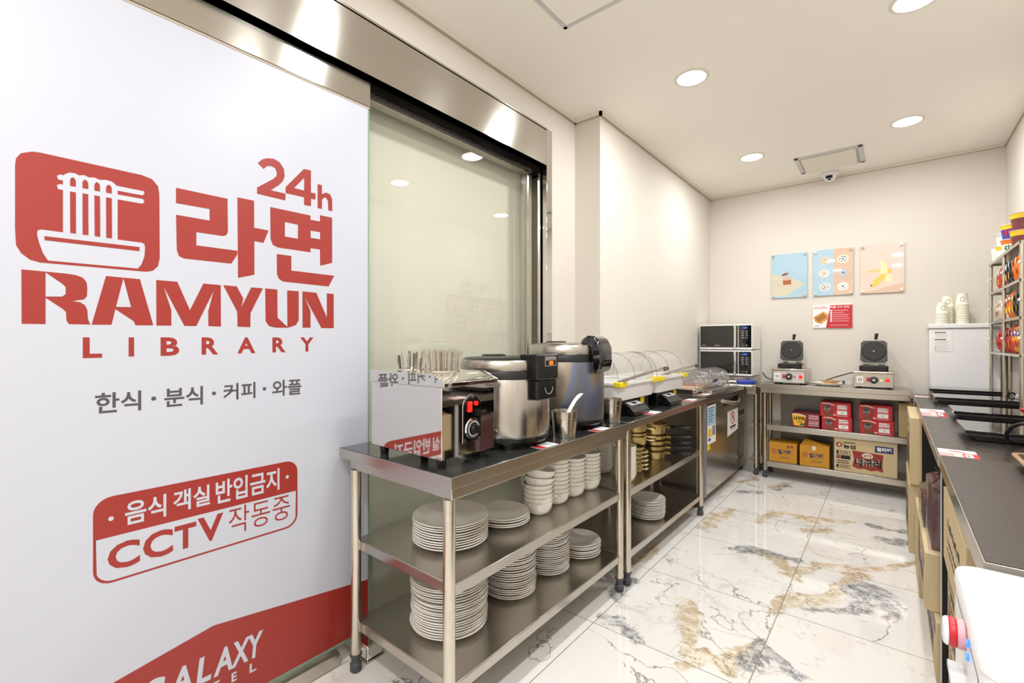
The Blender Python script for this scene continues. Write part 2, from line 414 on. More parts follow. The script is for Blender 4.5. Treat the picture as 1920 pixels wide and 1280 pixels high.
CCTV_HEAD = [('음식', 0.3032, 0.3967, 0.7119, 0.7777), ('객실', 0.4136, 0.5083, 0.7162, 0.7788), ('반입금지', 0.524, 0.7183, 0.7101, 0.7838)]
CCTV_DOTS = [(0.2737, 0.7412), (0.7447, 0.7474)]
CCTV = [('C', 0.2665, 0.336, 0.5978, 0.6707), ('C', 0.3427, 0.413, 0.599, 0.6753), ('T', 0.4167, 0.4717, 0.6018, 0.6743), ('V', 0.475, 0.545, 0.6024, 0.6806), ('작동중', 0.5606, 0.7543, 0.6021, 0.6881)]
BAND = [(0.2778, 0.2947), (0.5185, 0.3362), (1.0733, 0.2617)]
HOTEL = [('A', 0.3967, 0.4652, 0.1927, 0.2624), ('L', 0.4652, 0.5151, 0.1797, 0.2487), ('A', 0.5117, 0.5751, 0.1748, 0.2513), ('X', 0.5606, 0.6274, 0.1711, 0.252), ('Y', 0.6122, 0.6682, 0.175, 0.2537), ('L', 0.6221, 0.6429, 0.1301, 0.159), ('E', 0.5685, 0.5838, 0.1387, 0.1684), ('T', 0.5151, 0.5344, 0.1458, 0.1786)]
POSTER = {'table': [(-0.8749, 1.8562), (-0.7994, 1.8297), (-0.6208, 1.7577), (-0.6221, 1.7352), (-0.7622, 1.6397), (-0.8735, 1.6443)], 'jar': [(-0.7858, 1.8177), (-0.7155, 1.8191), (-0.7175, 1.7442), (-0.7824, 1.74)], 'jarlow': [(-0.7838, 1.7865), (-0.7162, 1.7878), (-0.7175, 1.748), (-0.7818, 1.7454)], 'stick': [(-0.7946, 1.8394), (-0.7656, 1.856), (-0.7335, 1.8514), (-0.7455, 1.8387), (-0.7858, 1.827)], 'don': [(-0.4546, 1.937), (-0.3286, 1.9374), (-0.4637, 1.8238), (-0.3257, 1.818), (-0.4564, 1.7031), (-0.3286, 1.6992)], 'split': (-0.3958, 1.8721), 'ban1': [(-0.1333, 1.6899), (-0.1157, 1.7318), (-0.0884, 1.7572), (-0.0613, 1.7825), (-0.0452, 1.7775), (-0.0425, 1.7566), (-0.0613, 1.7272), (-0.0938, 1.6882), (-0.1239, 1.6752)], 'ban2': [(-0.0818, 1.8953), (-0.0613, 1.8965), (-0.0398, 1.87), (-0.0291, 1.8276), (-0.0318, 1.7866), (-0.0613, 1.7756), (-0.0775, 1.7978), (-0.0721, 1.8458)], 'ban3': [(-0.1655, 1.8098), (-0.1157, 1.8189), (-0.0721, 1.8126), (-0.0775, 1.8048), (-0.1212, 1.809), (-0.1627, 1.8004)], 'ban4': [(-0.0265, 1.7861), (-0.0238, 1.8133), (-0.0132, 1.826), (-0.0026, 1.8044), (-0.0052, 1.7841)], 'ban5': [(-0.0398, 1.7736), (-0.0079, 1.7775), (0.0053, 1.7489), (-0.0026, 1.7154), (-0.0291, 1.7039), (-0.0425, 1.7325)], 'split3': [(-0.2076, 1.6263), (0.0756, 1.7021), (0.0756, 1.6245)], 'redpart': [(-0.4181, 1.5391), (-0.2618, 1.5384), (-0.2618, 1.3385), (-0.4515, 1.3392)], 'waf': [(-0.5432, 1.4394), (-0.4699, 1.4864), (-0.4332, 1.4577), (-0.4393, 1.4139), (-0.4884, 1.3747), (-0.5319, 1.3943)]}
VEIN_GOLD = [[(-0.967, 3.166), (-0.94, 3.394), (-0.854, 3.61)], [(-0.681, 3.52), (-0.563, 3.782), (-0.397, 3.718)], [(-0.588, 2.968), (-0.486, 2.91), (-0.405, 2.788)], [(-0.387, 2.846), (-0.306, 3.034), (-0.204, 3.034), (-0.05, 3.183), (0.122, 3.411)], [(-0.381, 2.42), (-0.295, 2.623), (-0.16, 2.84), (-0.107, 3.011)], [(-0.609, 1.774), (-0.557, 1.882), (-0.494, 1.868), (-0.437, 1.831), (-0.402, 2.03)], [(-1.003, 4.333), (-0.925, 4.6)], [(-0.779, 4.33), (-0.666, 4.611)], [(-0.756, 2.145), (-0.682, 2.083), (-0.638, 1.86)], [(-0.4, 3.751), (-0.2, 3.856)], [(-0.464, 3.524), (-0.301, 3.636)], [(-1.231, 2.893), (-1.215, 3.08)], [(-1.062, 2.46), (-1.059, 2.725)], [(-0.163, 1.969), (-0.044, 1.945)]]
VEIN_GREY = [[(-0.721, 2.985), (-0.588, 2.968), (-0.424, 3.026)], [(-0.277, 2.463), (-0.151, 2.671), (-0.067, 2.866)], [(-0.143, 2.76), (-0.06, 2.642)], [(-0.377, 1.902), (-0.379, 2.074), (-0.328, 2.047), (-0.247, 1.988)], [(-0.973, 1.803), (-0.919, 1.872), (-0.817, 1.813)], [(-0.973, 4.116), (-0.798, 4.123)], [(-0.731, 4.28), (-0.659, 4.483)], [(-0.031, 3.649), (0.117, 3.647)], [(-0.995, 1.999), (-0.988, 2.224)], [(-0.088, 3.89), (0.072, 3.857)]]


# ------------------------------------------------------------------ mesh helpers
X, Y, Z = Vector((1, 0, 0)), Vector((0, 1, 0)), Vector((0, 0, 1))
_text_cache = {}


def text_shape(s, bold=0.0, shear=0.0):
    key = (s, bold, shear)
    if key not in _text_cache:
        c = bpy.data.curves.new('lettering', 'FONT')
        c.body = s
        c.size = 1.0
        c.resolution_u = 3
        c.offset = bold
        c.shear = shear
        c.fill_mode = 'FRONT'
        o = bpy.data.objects.new('lettering', c)
        me = o.to_mesh()
        vs = [(v.co.x, v.co.y) for v in me.vertices]
        fs = [tuple(p.vertices) for p in me.polygons]
        o.to_mesh_clear()
        bpy.data.objects.remove(o)
        bpy.data.curves.remove(c)
        x0, x1 = min(v[0] for v in vs), max(v[0] for v in vs)
        y0, y1 = min(v[1] for v in vs), max(v[1] for v in vs)
        _text_cache[key] = ([((a - x0) / (x1 - x0), (b - y0) / (y1 - y0)) for a, b in vs], fs, (x1 - x0) / (y1 - y0))
    return _text_cache[key]


class MB:
    """collects shapes for ONE mesh object; m is the material slot"""

    def __init__(self, base=None):
        self.v, self.f, self.m = [], [], []
        self.base = Vector(base) if base is not None else Vector((0, 0, 0))
        self.mats = []

    def slot(self, m):
        mm = M[m] if isinstance(m, str) else m
        if mm not in self.mats:
            self.mats.append(mm)
        return self.mats.index(mm)

    def add(self, vs, fs, m):
        k = len(self.v)
        s = self.slot(m)
        self.v += [Vector(p) - self.base for p in vs]
        for f in fs:
            self.f.append(tuple(i + k for i in f))
            self.m.append(s)
        return self

    def box(self, x0, x1, y0, y1, z0, z1, m):
        x0, x1 = sorted((x0, x1))
        y0, y1 = sorted((y0, y1))
        z0, z1 = sorted((z0, z1))
        v = [(x, y, z) for z in (z0, z1) for y in (y0, y1) for x in (x0, x1)]
        return self.add(v, [(0, 2, 3, 1), (4, 5, 7, 6), (0, 1, 5, 4), (2, 6, 7, 3), (0, 4, 6, 2), (1, 3, 7, 5)], m)

    def prism(self, poly, O, U, V, depth, m):
        """polygon in the U,V plane at O pushed along U x V"""
        O, U, V = Vector(O), Vector(U), Vector(V)
        N = U.cross(V).normalized() * depth
        a = [O + U * p[0] + V * p[1] for p in poly]
        n = len(a)
        fs = [tuple(range(n - 1, -1, -1)), tuple(range(n, 2 * n))]
        fs += [(i, (i + 1) % n, n + (i + 1) % n, n + i) for i in range(n)]
        return self.add(a + [p + N for p in a], fs, m)

    def flat(self, poly, O, U, V, m, holes=()):
        O, U, V = Vector(O), Vector(U), Vector(V)
        loops = [poly] + list(holes)
        pts = [p for l in loops for p in l]
        tris = tessellate_polygon([[Vector((p[0], p[1], 0)) for p in l] for l in loops])
        return self.add([O + U * p[0] + V * p[1] for p in pts], tris, m)

    def rect(self, a0, a1, b0, b1, O, U, V, m):
        return self.flat([(a0, b0), (a1, b0), (a1, b1), (a0, b1)], O, U, V, m)

    def text(self, s, a0, a1, b0, b1, O, U, V, m, bold=0.0, shear=0.0, keep=False):
        vs, fs, asp = text_shape(s, bold, shear)
        if keep:
            w = (b1 - b0) * asp
            c = (a0 + a1) / 2
            a0, a1 = c - w / 2, c + w / 2
        O, U, V = Vector(O), Vector(U), Vector(V)
        return self.add([O + U * (a0 + (a1 - a0) * p[0]) + V * (b0 + (b1 - b0) * p[1]) for p in vs], fs, m)

    def lathe(self, prof, c, m, seg=40, U=X, V=Y, W=Z, close=False):
        """profile [(r, h)] turned about W through c"""
        c = Vector(c)
        U, V, W = Vector(U), Vector(V), Vector(W)
        vs, fs, rows = [], [], []
        for r, h in prof:
            if r < 1e-6:
                rows.append([len(vs)])
                vs.append(c + W * h)
            else:
                rows.append(list(range(len(vs), len(vs) + seg)))
                for i in range(seg):
                    a = 2 * PI * i / seg
                    vs.append(c + U * (r * math.cos(a)) + V * (r * math.sin(a)) + W * h)
        pairs = list(zip(rows, rows[1:]))
        if close:
            pairs.append((rows[-1], rows[0]))
        for A, B in pairs:
            for i in range(seg):
                j = (i + 1) % seg
                if len(A) == 1 and len(B) == 1:
                    continue
                if len(A) == 1:
                    fs.append((A[0], B[j], B[i]))
                elif len(B) == 1:
                    fs.append((A[i], A[j], B[0]))
                else:
                    fs.append((A[i], A[j], B[j], B[i]))
        return self.add(vs, fs, m)

    def cyl(self, p0, p1, r0, m, r1=None, seg=20):
        p0, p1 = Vector(p0), Vector(p1)
        W = (p1 - p0).normalized()
        U = W.orthogonal().normalized()
        V = W.cross(U)
        L = (p1 - p0).length
        return self.lathe([(0, 0), (r0, 0), (r1 if r1 is not None else r0, L), (0, L)], p0, m, seg, U, V, W)

    def tube(self, pts, r, m, seg=8, closed=False):
        pts = [Vector(p) for p in pts]
        n = len(pts)
        vs, fs = [], []
        up = None
        for i, p in enumerate(pts):
            t = (pts[(i + 1) % n] - pts[i - 1]) if closed else (pts[min(i + 1, n - 1)] - pts[max(i - 1, 0)])
            t.normalize()
            if up is None:
                up = t.orthogonal().normalized()
            up = (up - t * up.dot(t)).normalized()
            s = t.cross(up)
            for k in range(seg):
                a = 2 * PI * k / seg
                vs.append(p + up * (r * math.cos(a)) + s * (r * math.sin(a)))
        for i in range(n if closed else n - 1):
            for k in range(seg):
                a, b = i * seg + k, i * seg + (k + 1) % seg
                j = ((i + 1) % n) * seg
                fs.append((a, b, j + (k + 1) % seg, j + k))
        if not closed:
            fs.append(tuple(range(seg - 1, -1, -1)))
            fs.append(tuple(range((n - 1) * seg, n * seg)))
        return self.add(vs, fs, m)

    def rbox(self, x0, x1, y0, y1, z0, z1, r, m, seg=5):
        """box with rounded upright corners"""
        return self.prism(rrect(x0, x1, y0, y1, r, seg), (0, 0, z0), X, Y, z1 - z0, m)

    def build(self, name, parent=None, bevel=0.0, angle=35):
        me = bpy.data.meshes.new(name)
        me.from_pydata(self.v, [], self.f)
        for mm in self.mats:
            me.materials.append(mm)
        me.polygons.foreach_set('material_index', self.m)
        bm = bmesh.new()
        bm.from_mesh(me)
        bmesh.ops.recalc_face_normals(bm, faces=bm.faces)
        bm.to_mesh(me)
        bm.free()
        me.shade_smooth()
        me.set_sharp_from_angle(angle=math.radians(angle))
        o = bpy.data.objects.new(name, me)
        COL.objects.link(o)
        if parent is not None:
            o.parent = parent
        if bevel:
            b = o.modifiers.new('soft_edges', 'BEVEL')
            b.width = bevel
            b.segments = 2
            b.limit_method = 'ANGLE'
            b.angle_limit = math.radians(40)
            b.harden_normals = False
        return o


def rrect(x0, x1, y0, y1, r, seg=5):
    pts = []
    for cx, cy, a0 in ((x1 - r, y0 + r, -90), (x1 - r, y1 - r, 0), (x0 + r, y1 - r, 90), (x0 + r, y0 + r, 180)):
        for i in range(seg + 1):
            a = math.radians(a0 + 90 * i / seg)
            pts.append((cx + r * math.cos(a), cy + r * math.sin(a)))
    return pts


def arc(cx, cy, rx, ry, a0, a1, n):
    return [(cx + rx * math.cos(math.radians(a0 + (a1 - a0) * i / n)), cy + ry * math.sin(math.radians(a0 + (a1 - a0) * i / n))) for i in range(n + 1)]


def tag(o, label=None, cat=None, group=None, kind=None):
    for k, v in (('label', label), ('category', cat), ('group', group), ('kind', kind)):
        if v:
            o[k] = v
    return o


def thing(name, loc, label, cat, group=None, rot=0.0):
    """an Empty at the base of a thing; its parts are children"""
    o = bpy.data.objects.new(name, None)
    o.empty_display_size = 0.05
    o.location = loc
    o.rotation_euler = (0, 0, rot)
    COL.objects.link(o)
    return tag(o, label, cat, group)


def solo(mb, name, label, cat, group=None, bevel=0.0, kind=None):
    """a thing that is one mesh: its origin goes to the middle of its base"""
    lo = [min(p[i] for p in mb.v) for i in range(3)]
    hi = [max(p[i] for p in mb.v) for i in range(3)]
    c = Vector(((lo[0] + hi[0]) / 2, (lo[1] + hi[1]) / 2, lo[2]))
    mb.v = [p - c for p in mb.v]
    o = mb.build(name, None, bevel)
    o.location = c
    return tag(o, label, cat, group, kind)


def clone(o, parent=None):
    c = o.copy()
    COL.objects.link(c)
    if parent is not None:
        c.parent = parent
    for ch in list(o.children):
        clone(ch, c)
    return c


def struct(mb, name, bevel=0.0, parent=None):
    o = mb.build(name, parent, bevel)
    if parent is None:
        o['kind'] = 'structure'
    return o


ORD = ['topmost', 'second', 'third', 'fourth', 'fifth', 'sixth', 'seventh', 'eighth', 'ninth', 'tenth', 'eleventh', 'twelfth',
       'thirteenth', 'fourteenth', 'fifteenth', 'sixteenth', 'seventeenth', 'eighteenth', 'nineteenth', 'twentieth', 'twenty-first',
       'twenty-second', 'twenty-third', 'twenty-fourth', 'twenty-fifth']

# ------------------------------------------------------------------ the room
XR, YB, XL2, XL1, YS = 0.647, 4.93, -1.435, -1.62, 2.625
REAR = -2.4
fl = MB()
nx, ny = 190, 500
x0f, x1f, y0f, y1f = -1.9, 0.75, REAR, 5.0
vs = [(x0f + (x1f - x0f) * i / nx, y0f + (y1f - y0f) * j / ny, 0.0) for j in range(ny + 1) for i in range(nx + 1)]
fs = [(j * (nx + 1) + i, j * (nx + 1) + i + 1, (j + 1) * (nx + 1) + i + 1, (j + 1) * (nx + 1) + i) for j in range(ny) for i in range(nx)]
fl.add(vs, fs, 'floor')
floor = struct(fl, 'floor')


def seg_d(p, a, b):
    ax, ay = a
    bx, by = b
    dx, dy = bx - ax, by - ay
    t = max(0, min(1, ((p[0] - ax) * dx + (p[1] - ay) * dy) / max(1e-9, dx * dx + dy * dy)))
    return math.hypot(p[0] - ax - t * dx, p[1] - ay - t * dy)


for nm, lines, w in (('vein_gold', VEIN_GOLD, 0.075), ('vein_grey', VEIN_GREY, 0.07)):
    at = floor.data.attributes.new(nm, 'FLOAT', 'POINT')
    vals = []
    boxes = [(min(p[0] for p in l) - w, max(p[0] for p in l) + w, min(p[1] for p in l) - w, max(p[1] for p in l) + w, l) for l in lines]
    for v in floor.data.vertices:
        d = 9.0
        wv = noise.turbulence_vector(v.co * 3.0, 4, False) * 0.09
        wx, wy = v.co.x + wv.x, v.co.y + wv.y
        for a0, a1, b0, b1, l in boxes:
            if a0 < wx < a1 and b0 < wy < b1:
                for p, q in zip(l, l[1:]):
                    d = min(d, seg_d((wx, wy), p, q))
        vals.append(max(0.0, 1.0 - d / w))
    at.data.foreach_set('value', vals)

struct(MB().box(-1.9, 0.75, REAR, 5.03, CEIL, CEIL + 0.08, 'ceiling'), 'ceiling')
w = MB()
w.box(-2.0, XL1, REAR, -0.45, 0, CEIL, 'wall')
w.box(-2.0, XL1, -0.45, 2.316, 2.49, CEIL, 'wall')
w.box(-2.0, XL1, 2.316, YS, 0, CEIL, 'wall')
w.box(-2.0, XL2, YS, YB + 0.1, 0, CEIL, 'wall')
w.box(-2.0, -1.80, -0.45, 2.316, 0, 2.49, 'cream_panel')
struct(w, 'wall_left')
struct(MB().box(-2.0, 0.75, YB, YB + 0.1, 0, CEIL, 'wall'), 'wall_back')
struct(MB().box(XR, 0.75, REAR, YB + 0.1, 0, CEIL, 'wall'), 'wall_right')
struct(MB().box(-2.0, 0.75, REAR - 0.1, REAR, 0, CEIL, 'wall'), 'wall_rear')
T, G = 0.022, 0.012


def trim(name, x0, x1, y0, y1, gx, gy):
    t = MB().box(x0, x1, y0, y1, CEIL - T, CEIL, 'trim')
    t.box(x0 + min(gx, 0), x1 + max(gx, 0), y0 + min(gy, 0), y1 + max(gy, 0), CEIL - T - 0.004, CEIL - T, 'gap')
    struct(t, name)


trim('trim_1', XL1, XL1 + 0.016, REAR, YS, -0.0, 0)
trim('trim_2', XL1, XL2 + 0.016, YS - 0.016, YS, 0, 0)
trim('trim_3', XL2, XL2 + 0.016, YS - 0.016, YB, 0, 0)
trim('trim_4', XL2, XR, YB - 0.006, YB, 0, 0)
trim('trim_5', XR - 0.010, XR, REAR, YB, 0, 0)

# ------------------------------------------------------------------ sliding glass door on the left wall
door = bpy.data.objects.new('door_1', None)
door.location = (-1.63, 0.4, 0)
COL.objects.link(door)
tag(door, 'sliding glass door covered with a white printed film', 'door', None, 'structure')
B = door.location
FX = -1.6305          # face of the film
leaf = MB(B).box(-1.642, -1.6325, -0.44, 1.074, 0.055, 2.165, 'glass_edge').build('glass_leaf', door)
film = MB(B).box(-1.6325, FX, -0.44, 1.066, 0.066, 2.158, 'film').build('film', door)


def on_panel(k):
    return ((FX + 0.0003 * k, 0, 0), Y, Z)


lo = MB(B)
p0, p1, p2 = BAND
poly = [(1.066, 0.067), (1.066, p2[1]), p1, p0, (p0[0] - 0.5, p0[1] - 0.086), (p0[0] - 0.5, 0.067)]
lo.flat(poly, *on_panel(1), 'film_red')
lo.build('red_band', door)
lo = MB(B)
for p in LOGO_RED:
    lo.flat(p, *on_panel(1), 'film_red')
for i, p in enumerate(LOGO_WHITE):
    lo.flat(p, *on_panel(2 + 0.2 * i), 'film')
for p in LOGO_OVER:
    lo.flat(p, *on_panel(4.4), 'film_red')
lo.build('logo', door)
lo = MB(B)
for c, a, b, z0, z1 in LIBRARY:
    lo.text(c, a, b, z0, z1, *on_panel(1), 'film_red', bold=0.035)
lo.build('logo_lettering', door)
lo = MB(B)
for c, a, b, z0, z1 in MENU:
    lo.text(c, a, b, z0, z1, *on_panel(1), 'ink_grey', bold=0.02)
for y, z in MENU_DOTS:
    lo.flat([(y + 0.006 * math.cos(t * PI / 8), z + 0.006 * math.sin(t * PI / 8)) for t in range(16)], *on_panel(1), 'ink_grey')
lo.build('menu_lettering', door)
a0, a1, z0, z1, zm = CCTV_BOX
lo = MB(B)
lo.flat(rrect(a0, a1, z0, z1, 0.04, 6), *on_panel(1), 'film_red')
inner = [p for p in rrect(a0 + 0.006, a1 - 0.006, z0 + 0.006, z1 - 0.006, 0.036, 6) if p[1] <= zm]
lo.flat([(a1 - 0.006, zm), (a0 + 0.006, zm)] + inner[-6:] + inner[:6], *on_panel(2), 'film')
for c, a, b, q0, q1 in CCTV_HEAD:
    lo.text(c, a, b, q0, q1, *on_panel(2), 'film', bold=0.02)
for y, z in CCTV_DOTS:
    lo.flat([(y + 0.006 * math.cos(t * PI / 8), z + 0.006 * math.sin(t * PI / 8)) for t in range(16)], *on_panel(2), 'film')
for c, a, b, q0, q1 in CCTV:
    lo.text(c, a, b, q0, q1, *on_panel(3), 'film_red', bold=0.03 if c.isascii() else -0.004)
lo.build('camera_notice', door)
lo = MB(B)
for i, (c, a, b, q0, q1) in enumerate(HOTEL):
    big = q1 - q0 > 0.05
    q0, q1 = (0.1735, 0.2535) if big else (0.130, 0.159)
    lo.text(c, a + (0.006 if big else 0), b - (0.003 if big else 0), q0, q1, *on_panel(2 + 0.25 * i), 'film', bold=0.03, shear=0.15 if big else 0.0)
ga = HOTEL[0]
lo.text('G', ga[1] - 0.068, ga[1] - 0.002, 0.1725, 0.2545, *on_panel(2), 'film', bold=0.045, shear=0.18)
lt = HOTEL[-1]
for i, c in enumerate('OH'):
    lo.text(c, lt[1] - 0.056 * (i + 1), lt[1] - 0.056 * (i + 1) + 0.022, 0.130, 0.159, *on_panel(2), 'film', bold=0.04)
lo.build('hotel_lettering', door)
st = MB(B).box(-1.645, -1.626, -0.44, 1.074, 2.165, 2.262, 'header')
st.box(-1.645, -1.629, -0.44, 1.074, 2.157, 2.166, 'gap')
st.build('top_rail', door)
MB(B).box(-1.642, -1.63, -0.44, 1.074, 0.0, 0.055, 'steel').build('bottom_rail', door)

pane = bpy.data.objects.new('door_2', None)
pane.location = (-1.70, 1.6, 0)
COL.objects.link(pane)
tag(pane, 'clear greenish fixed glass pane behind the serving tables', 'glass pane', None, 'structure')
B = pane.location
MB(B).box(-1.708, -1.70, -0.44, 2.196, 0.0, 2.235, 'glass_green').build('glass', pane)
f = MB(B)
f.box(-1.74, -1.692, 2.196, 2.215, 0.0, 2.25, 'steel')
f.build('side_frame', pane)
f = MB(B)
f.box(-1.74, -1.688, -0.44, 2.215, 2.235, 2.256, 'steel')
f.box(-1.74, -1.675, -0.44, 2.24, 2.256, 2.262, 'black')
f.build('track', pane)

fr = MB()
fr.box(XL1 - 0.02, XL1 + 0.028, -1.7, 2.26, 2.272, 2.48, 'header')
fr.box(XL1 - 0.02, XL1 + 0.032, -1.7, 2.26, 2.483, 2.492, 'header')
fr.box(XL1 - 0.02, XL1 + 0.026, -1.7, 2.26, 2.48, 2.483, 'black')
fr.box(XL1 - 0.15, XL1 - 0.02, -1.7, 2.26, 2.30, 2.49, 'black_matt')
struct(fr, 'trim_6')
fr = MB()
fr.box(XL1 - 0.02, XL1 + 0.028, 2.26, 2.316, 0, 2.492, 'mirror')
fr.box(XL1 - 0.18, XL1 + 0.0, 2.26, 2.30, 0, 2.30, 'mirror')
struct(fr, 'trim_7', 0.001)
fr = MB().box(-1.66, XL1 + 0.015, -0.45, 0.93, 0, 0.05, 'steel')
struct(fr, 'baseboard_left', 0.002)
g = thing('floor_guide', (-1.57, 1.03, 0), 'small chrome door guide block on the floor behind the table leg', 'door guide')
MB(g.location).box(-1.605, -1.535, 1.0, 1.07, 0.006, 0.06, 'chrome').build('block', g, 0.006)
MB(g.location).box(-1.62, -1.53, 0.995, 1.075, 0, 0.006, 'steel').build('base_plate', g)

# ------------------------------------------------------------------ ceiling fittings
places = ['near the step in the left wall', 'in the far left corner of the room', 'in the far right of the ceiling', 'cut by the top edge of the photo',
          'above the first serving table', 'above the water dispenser'] + ['behind the camera'] * 4
for i, (px, py) in enumerate(DOWN_SPOTS):
    t = thing('downlight', (px, py, CEIL), 'round white recessed ceiling downlight ' + places[i], 'ceiling light', 'ceiling downlights')
    MB(t.location).lathe([(0.075, -0.004), (0.086, -0.0045), (0.092, 0.0), (0.075, 0.0)], t.location, 'trim', 40, close=True).build('trim_ring', t)
    MB(t.location).lathe([(0, -0.0035), (0.076, -0.0035), (0.076, 0.0), (0, 0)], t.location, 'lamp_white', 40).build('diffuser', t)

t = thing('access_panel', (-0.9, 1.53, CEIL), 'square white ceiling access panel with a thin metal frame', 'access panel')
ap = MB(t.location)
x0, x1, y0, y1 = -1.18, -0.60, 1.24, 1.822
for a, b, c, d in ((x0, x1, y0, y0 + 0.018), (x0, x1, y1 - 0.018, y1), (x0, x0 + 0.018, y0, y1), (x1 - 0.018, x1, y0, y1)):
    ap.box(a, b, c, d, CEIL - 0.004, CEIL, 'light_grey')
ap.build('frame', t)
MB(t.location).box(x0 + 0.02, x1 - 0.02, y0 + 0.02, y1 - 0.02, CEIL - 0.003, CEIL, 'ceiling').build('lid', t)

t = thing('ceiling_vent', (-0.386, 4.485, CEIL), 'square ceiling ventilation grille with a tilted white plate', 'ceiling vent')
x0, x1, y0, y1 = -0.606, -0.167, 4.28, 4.70
v = MB(t.location)
for a, b, c, d in ((x0, x1, y0, y0 + 0.03), (x0, x1, y1 - 0.03, y1), (x0, x0 + 0.03, y0, y1), (x1 - 0.03, x1, y0, y1)):
    v.box(a, b, c, d, CEIL - 0.008, CEIL, 'light_grey')
v.build('frame', t, 0.002)
MB(t.location).box(x0 + 0.03, x1 - 0.03, y0 + 0.03, y1 - 0.03, CEIL - 0.002, CEIL, 'light_grey').build('duct', t)
v = MB(t.location)
v.prism([(y0 + 0.045, CEIL - 0.004), (y1 - 0.04, CEIL - 0.020), (y1 - 0.04, CEIL - 0.026), (y0 + 0.045, CEIL - 0.010)], (x0 + 0.04, 0, 0), Y, Z, x1 - x0 - 0.085, 'trim')
v.build('plate', t)

t = thing('security_camera', (-0.414, 4.83, CEIL), 'small white dome security camera under the ceiling vent', 'security camera')
c = t.location
MB(c).lathe([(0, -0.03), (0.062, -0.03), (0.066, -0.012), (0.06, 0), (0, 0)], c, 'white_plastic', 32).build('base', t)
MB(c).lathe([(0.05, -0.028)] + [(0.048 * math.cos(k * PI / 12), -0.03 - 0.048 * math.sin(k * PI / 12)) for k in range(0, 6)] + [(0, -0.078)], c, 'white_plastic', 32).build('dome', t)
e = MB(c).box(c.x - 0.026, c.x + 0.022, c.y - 0.052, c.y - 0.03, CEIL - 0.058, CEIL - 0.037, 'black')
e.box(c.x - 0.012, c.x + 0.01, c.y - 0.04, c.y - 0.02, CEIL - 0.072, CEIL - 0.062, 'black')
e.build('lens', t)
solo(MB().tube([(0.50, 4.747, CEIL), (0.50, 4.747, CEIL - 0.012), (0.512, 4.742, CEIL - 0.018), (0.52, 4.74, CEIL - 0.008)], 0.0025, 'chrome'),
     'ceiling_hook', 'tiny metal hook in the ceiling near the right wall', 'hook')

# ------------------------------------------------------------------ prints and sign on the back wall
YP = YB - 0.012
UV = lambda k: ((0, YP - 0.0003 * k, 0), X, Z)


def disc(m_, c, rx, rz, col, k, n=20, wob=0.0):
    m_.flat([(c[0] + rx * (1 + wob * math.sin(5 * t)) * math.cos(t), c[1] + rz * (1 + wob * math.sin(5 * t)) * math.sin(t)) for t in [2 * PI * i / n for i in range(n)]], *UV(k), col)


def print_board(x0, x1, z0, z1, back, label, draw):
    t = thing('acrylic_print', ((x0 + x1) / 2, YB, z0), label, 'picture', 'acrylic food prints on the back wall')
    p = MB(t.location).box(x0, x1, YP, YB - 0.005, z0, z1, back)
    draw(p)
    p.build('print', t)
    MB(t.location).box(x0, x1, YP - 0.008, YP - 0.004, z0, z1, 'print_sheet').build('acrylic_sheet', t)
    for sx in (x0 + 0.018, x1 - 0.018):
        for sz in (z0 + 0.018, z1 - 0.018):
            MB(t.location).cyl((sx, YB, sz), (sx, YP - 0.016, sz), 0.009, 'chrome').build('standoff', t, 0.001)


def d1(p):
    p.flat(POSTER['table'], *UV(1), 'cream_print')
    p.flat(POSTER['jar'], *UV(2), 'peach')
    p.flat(POSTER['jarlow'], *UV(3), 'amber_print')
    p.flat(POSTER['stick'], *UV(3), 'brown_print')


def d2(p):
    p.rect(POSTER['split'][0], -0.257, 1.627, 2.031, *UV(1), 'peach')
    for i, c in enumerate(POSTER['don']):
        disc(p, c, 0.041, 0.037, ('cream_print', 'cup_white', 'cup_white', 'light_grey', 'cup_white', 'cup_white')[i], 2, wob=0.02)
        for k in range(9):
            a = k * 2.4 + i
            q = (c[0] + 0.024 * math.cos(a), c[1] + 0.022 * math.sin(a))
            disc(p, q, 0.006, 0.004, ('waffle_print', 'green_print', 'pink', 'sky', 'violet_print', 'sky')[i], 3, 8)
        disc(p, c, 0.007, 0.007, 'brown_print' if i % 2 == 0 else 'black', 4, 10)


def d3(p):
    p.flat(POSTER['split3'], *UV(1), 'peach')
    for k, col in (('ban5', 'banana_pale'), ('ban3', 'banana'), ('ban4', 'banana'), ('ban2', 'banana_pale'), ('ban1', 'banana')):
        p.flat(POSTER[k], *UV({'ban5': 2, 'ban3': 2, 'ban4': 2, 'ban2': 3, 'ban1': 4}[k]), col)
    disc(p, POSTER['ban1'][0], 0.006, 0.008, 'black', 5, 8)


print_board(-0.878, -0.590, 1.625, 2.031, 'sky', 'acrylic wall print of a small jar on a cream table, left of three', d1)
print_board(-0.546, -0.255, 1.626, 2.031, 'sky', 'acrylic wall print of six doughnuts, middle of three', d2)
print_board(-0.210, 0.078, 1.626, 2.031, 'blush', 'acrylic wall print of a peeled banana, right of three', d3)

